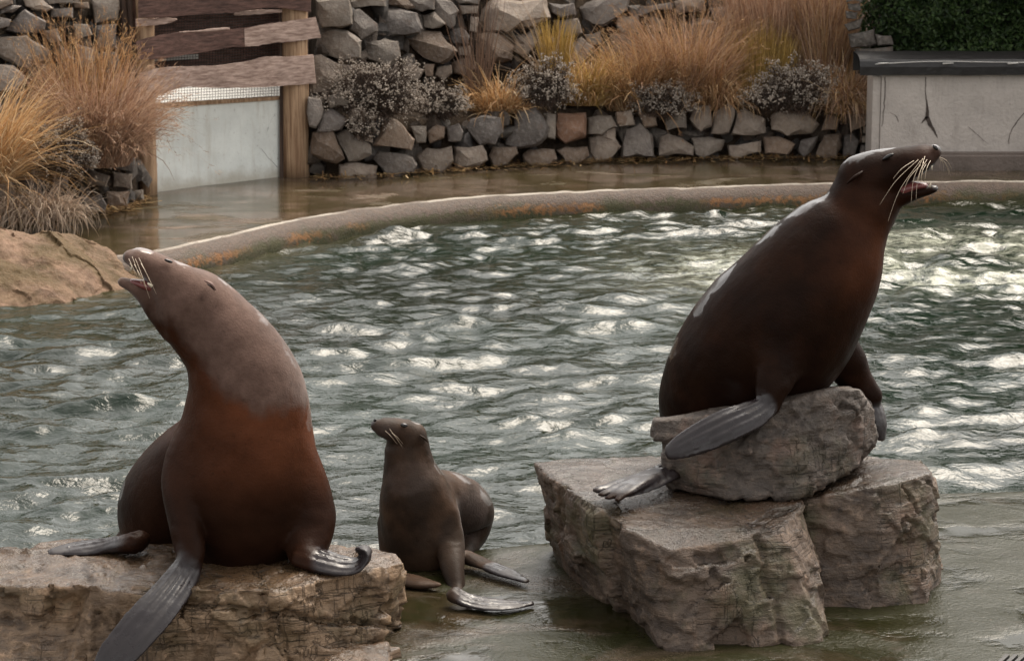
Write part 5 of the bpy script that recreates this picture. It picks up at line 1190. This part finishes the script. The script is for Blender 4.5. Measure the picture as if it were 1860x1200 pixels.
hfl = gb([(845, 1010, 0.09, 0.03, 0.02), (880, 1024, 0.08, 0.036, 0.012), (920, 1040, 0.075, 0.036, 0.009), (958, 1056, 0.072, 0.014, 0.006)], (0.1, -0.1, 1))
arm2 = px_st([(715, 950, YC + 0.02, 32, 0.8), (712, 1000, YC - 0.02, 24, 0.8), (716, 1042, YC - 0.07, 17, 0.9)])
bl2 = gb([(718, 1046, 0.08, 0.03, 0.018), (735, 1052, 0.075, 0.042, 0.012), (765, 1058, 0.072, 0.04, 0.010), (800, 1062, 0.07, 0.012, 0.006)], (0, -0.1, 1))
head_C = W(715, 785, YC)
def marksC(V, N):
    nz = fbm(V, 9, 5); bare = np.zeros(len(V))
    for c, r_ in ((G(900, 1096, 0.07), 0.135), (G(920, 1040, 0.08), 0.10)):
        bare = np.maximum(bare, 1 - sstep(0.8, 1.05, np.linalg.norm(V - c, axis=1) / r_ + 0.1 * nz))
    nose = 1 - sstep(0.009, 0.014, dist_to(V, 678, 767, YC - 0.045)); bare = np.maximum(bare, nose)
    face = np.exp(-((V - W(698, 785, YC - 0.07)) ** 2 / np.array((0.035, 0.09, 0.04)) ** 2).sum(1))
    bib = np.exp(-((V - W(745, 870, YC - 0.08)) ** 2 / np.array((0.07, 0.1, 0.05)) ** 2).sum(1)); back = np.exp(-((V - W(855, 940, YC + 0.1)) ** 2 / np.array((0.07, 0.2, 0.10)) ** 2).sum(1))
    dry = np.clip(0.55 * face + 0.35 * sstep(0.1, 0.5, bib + 0.25 * nz) + 0.55 * sstep(0.25, 0.6, back + 0.3 * nz), 0, 1)
    film = blobs(V, [(830, 862, YC + 0.18, 0.06), (880, 900, YC + 0.2, 0.05), (790, 850, YC, 0.04), (755, 772, YC, 0.03)])
    return dict(bare=bare, dry=dry, tone=np.clip(0.08 + 0.2 * nz, 0, 1), film=film)
C_ = sea_lion('sea_lion', 'small grey-brown young sea lion sitting on the wet ledge between the rocks', [loft(trunk), loft(snout), loft(hind), loft(arm), bl, hfl, loft(arm2), bl2],
              MT['skin_c'], G(790, 1062, 0.06), 0.0045, [(W(805, 935, YC - 0.03), (0.09, 0.2, 0.11), 120), (W(800, 900, YC + 0.12), (0.05, 0.1, 0.07), 20), (W(715, 970, YC), (0.05, 0.1, 0.08), 20)], marksC, head_C, 0.09, [(W(775, 840, YC - 0.02), 0.05), (W(815, 980, YC - 0.1), 0.06), (W(700, 850, YC), 0.04)])
child(C_, 'ear', *tube([W(762, 790, 7.715), W(771, 796, 7.71), W(778, 803, 7.71)], [0.004, 0.0065, 0.002], 8, 8, 0.6), MT['skin_c'])
child(C_, 'eye', *ellipsoid(W(734, 772, 7.722), axes((0.95, 0.2, -0.15), (0, -0.8, 0.6), 0.012, 0.005, 0.007)), MT['eye'])
child(C_, 'nostril', *ellipsoid(W(681, 763, 7.71), axes((0.5, -0.5, 0.3), (0, -0.9, 0.3), 0.007, 0.004, 0.005)), MT['eye'])
whiskers(C_, [[(x, y, 7.69), (x + 10, y + L * 0.4, 7.668), (x + 14 + L * 0.3, y + L, 7.675)] for x, y, L in ((700, 782, 24), (708, 779, 34), (712, 786, 20))], 0.0006)

# ---- drain grate at the ledge corner
def build_grate():
    c = G(1862, 1196, 0.056); t = empty('drain_grate', c); tag(t, 'dark slotted drain grate let into the wet ledge', 'grate')
    for k in range(14):
        bm = bmesh.new(); box_bm(bm, -0.012, 0.0, -0.10, 0.0, -0.01, 0.014); bmesh.ops.rotate(bm, verts=bm.verts[:], cent=(0, 0, 0), matrix=Matrix.Rotation(-0.5, 3, 'Z'))
        o = link('bar', bm_mesh('bar', bm), MT['wire'], t); o.location = (-0.045 + k * 0.024, 0.0, 0.0)
build_grate()
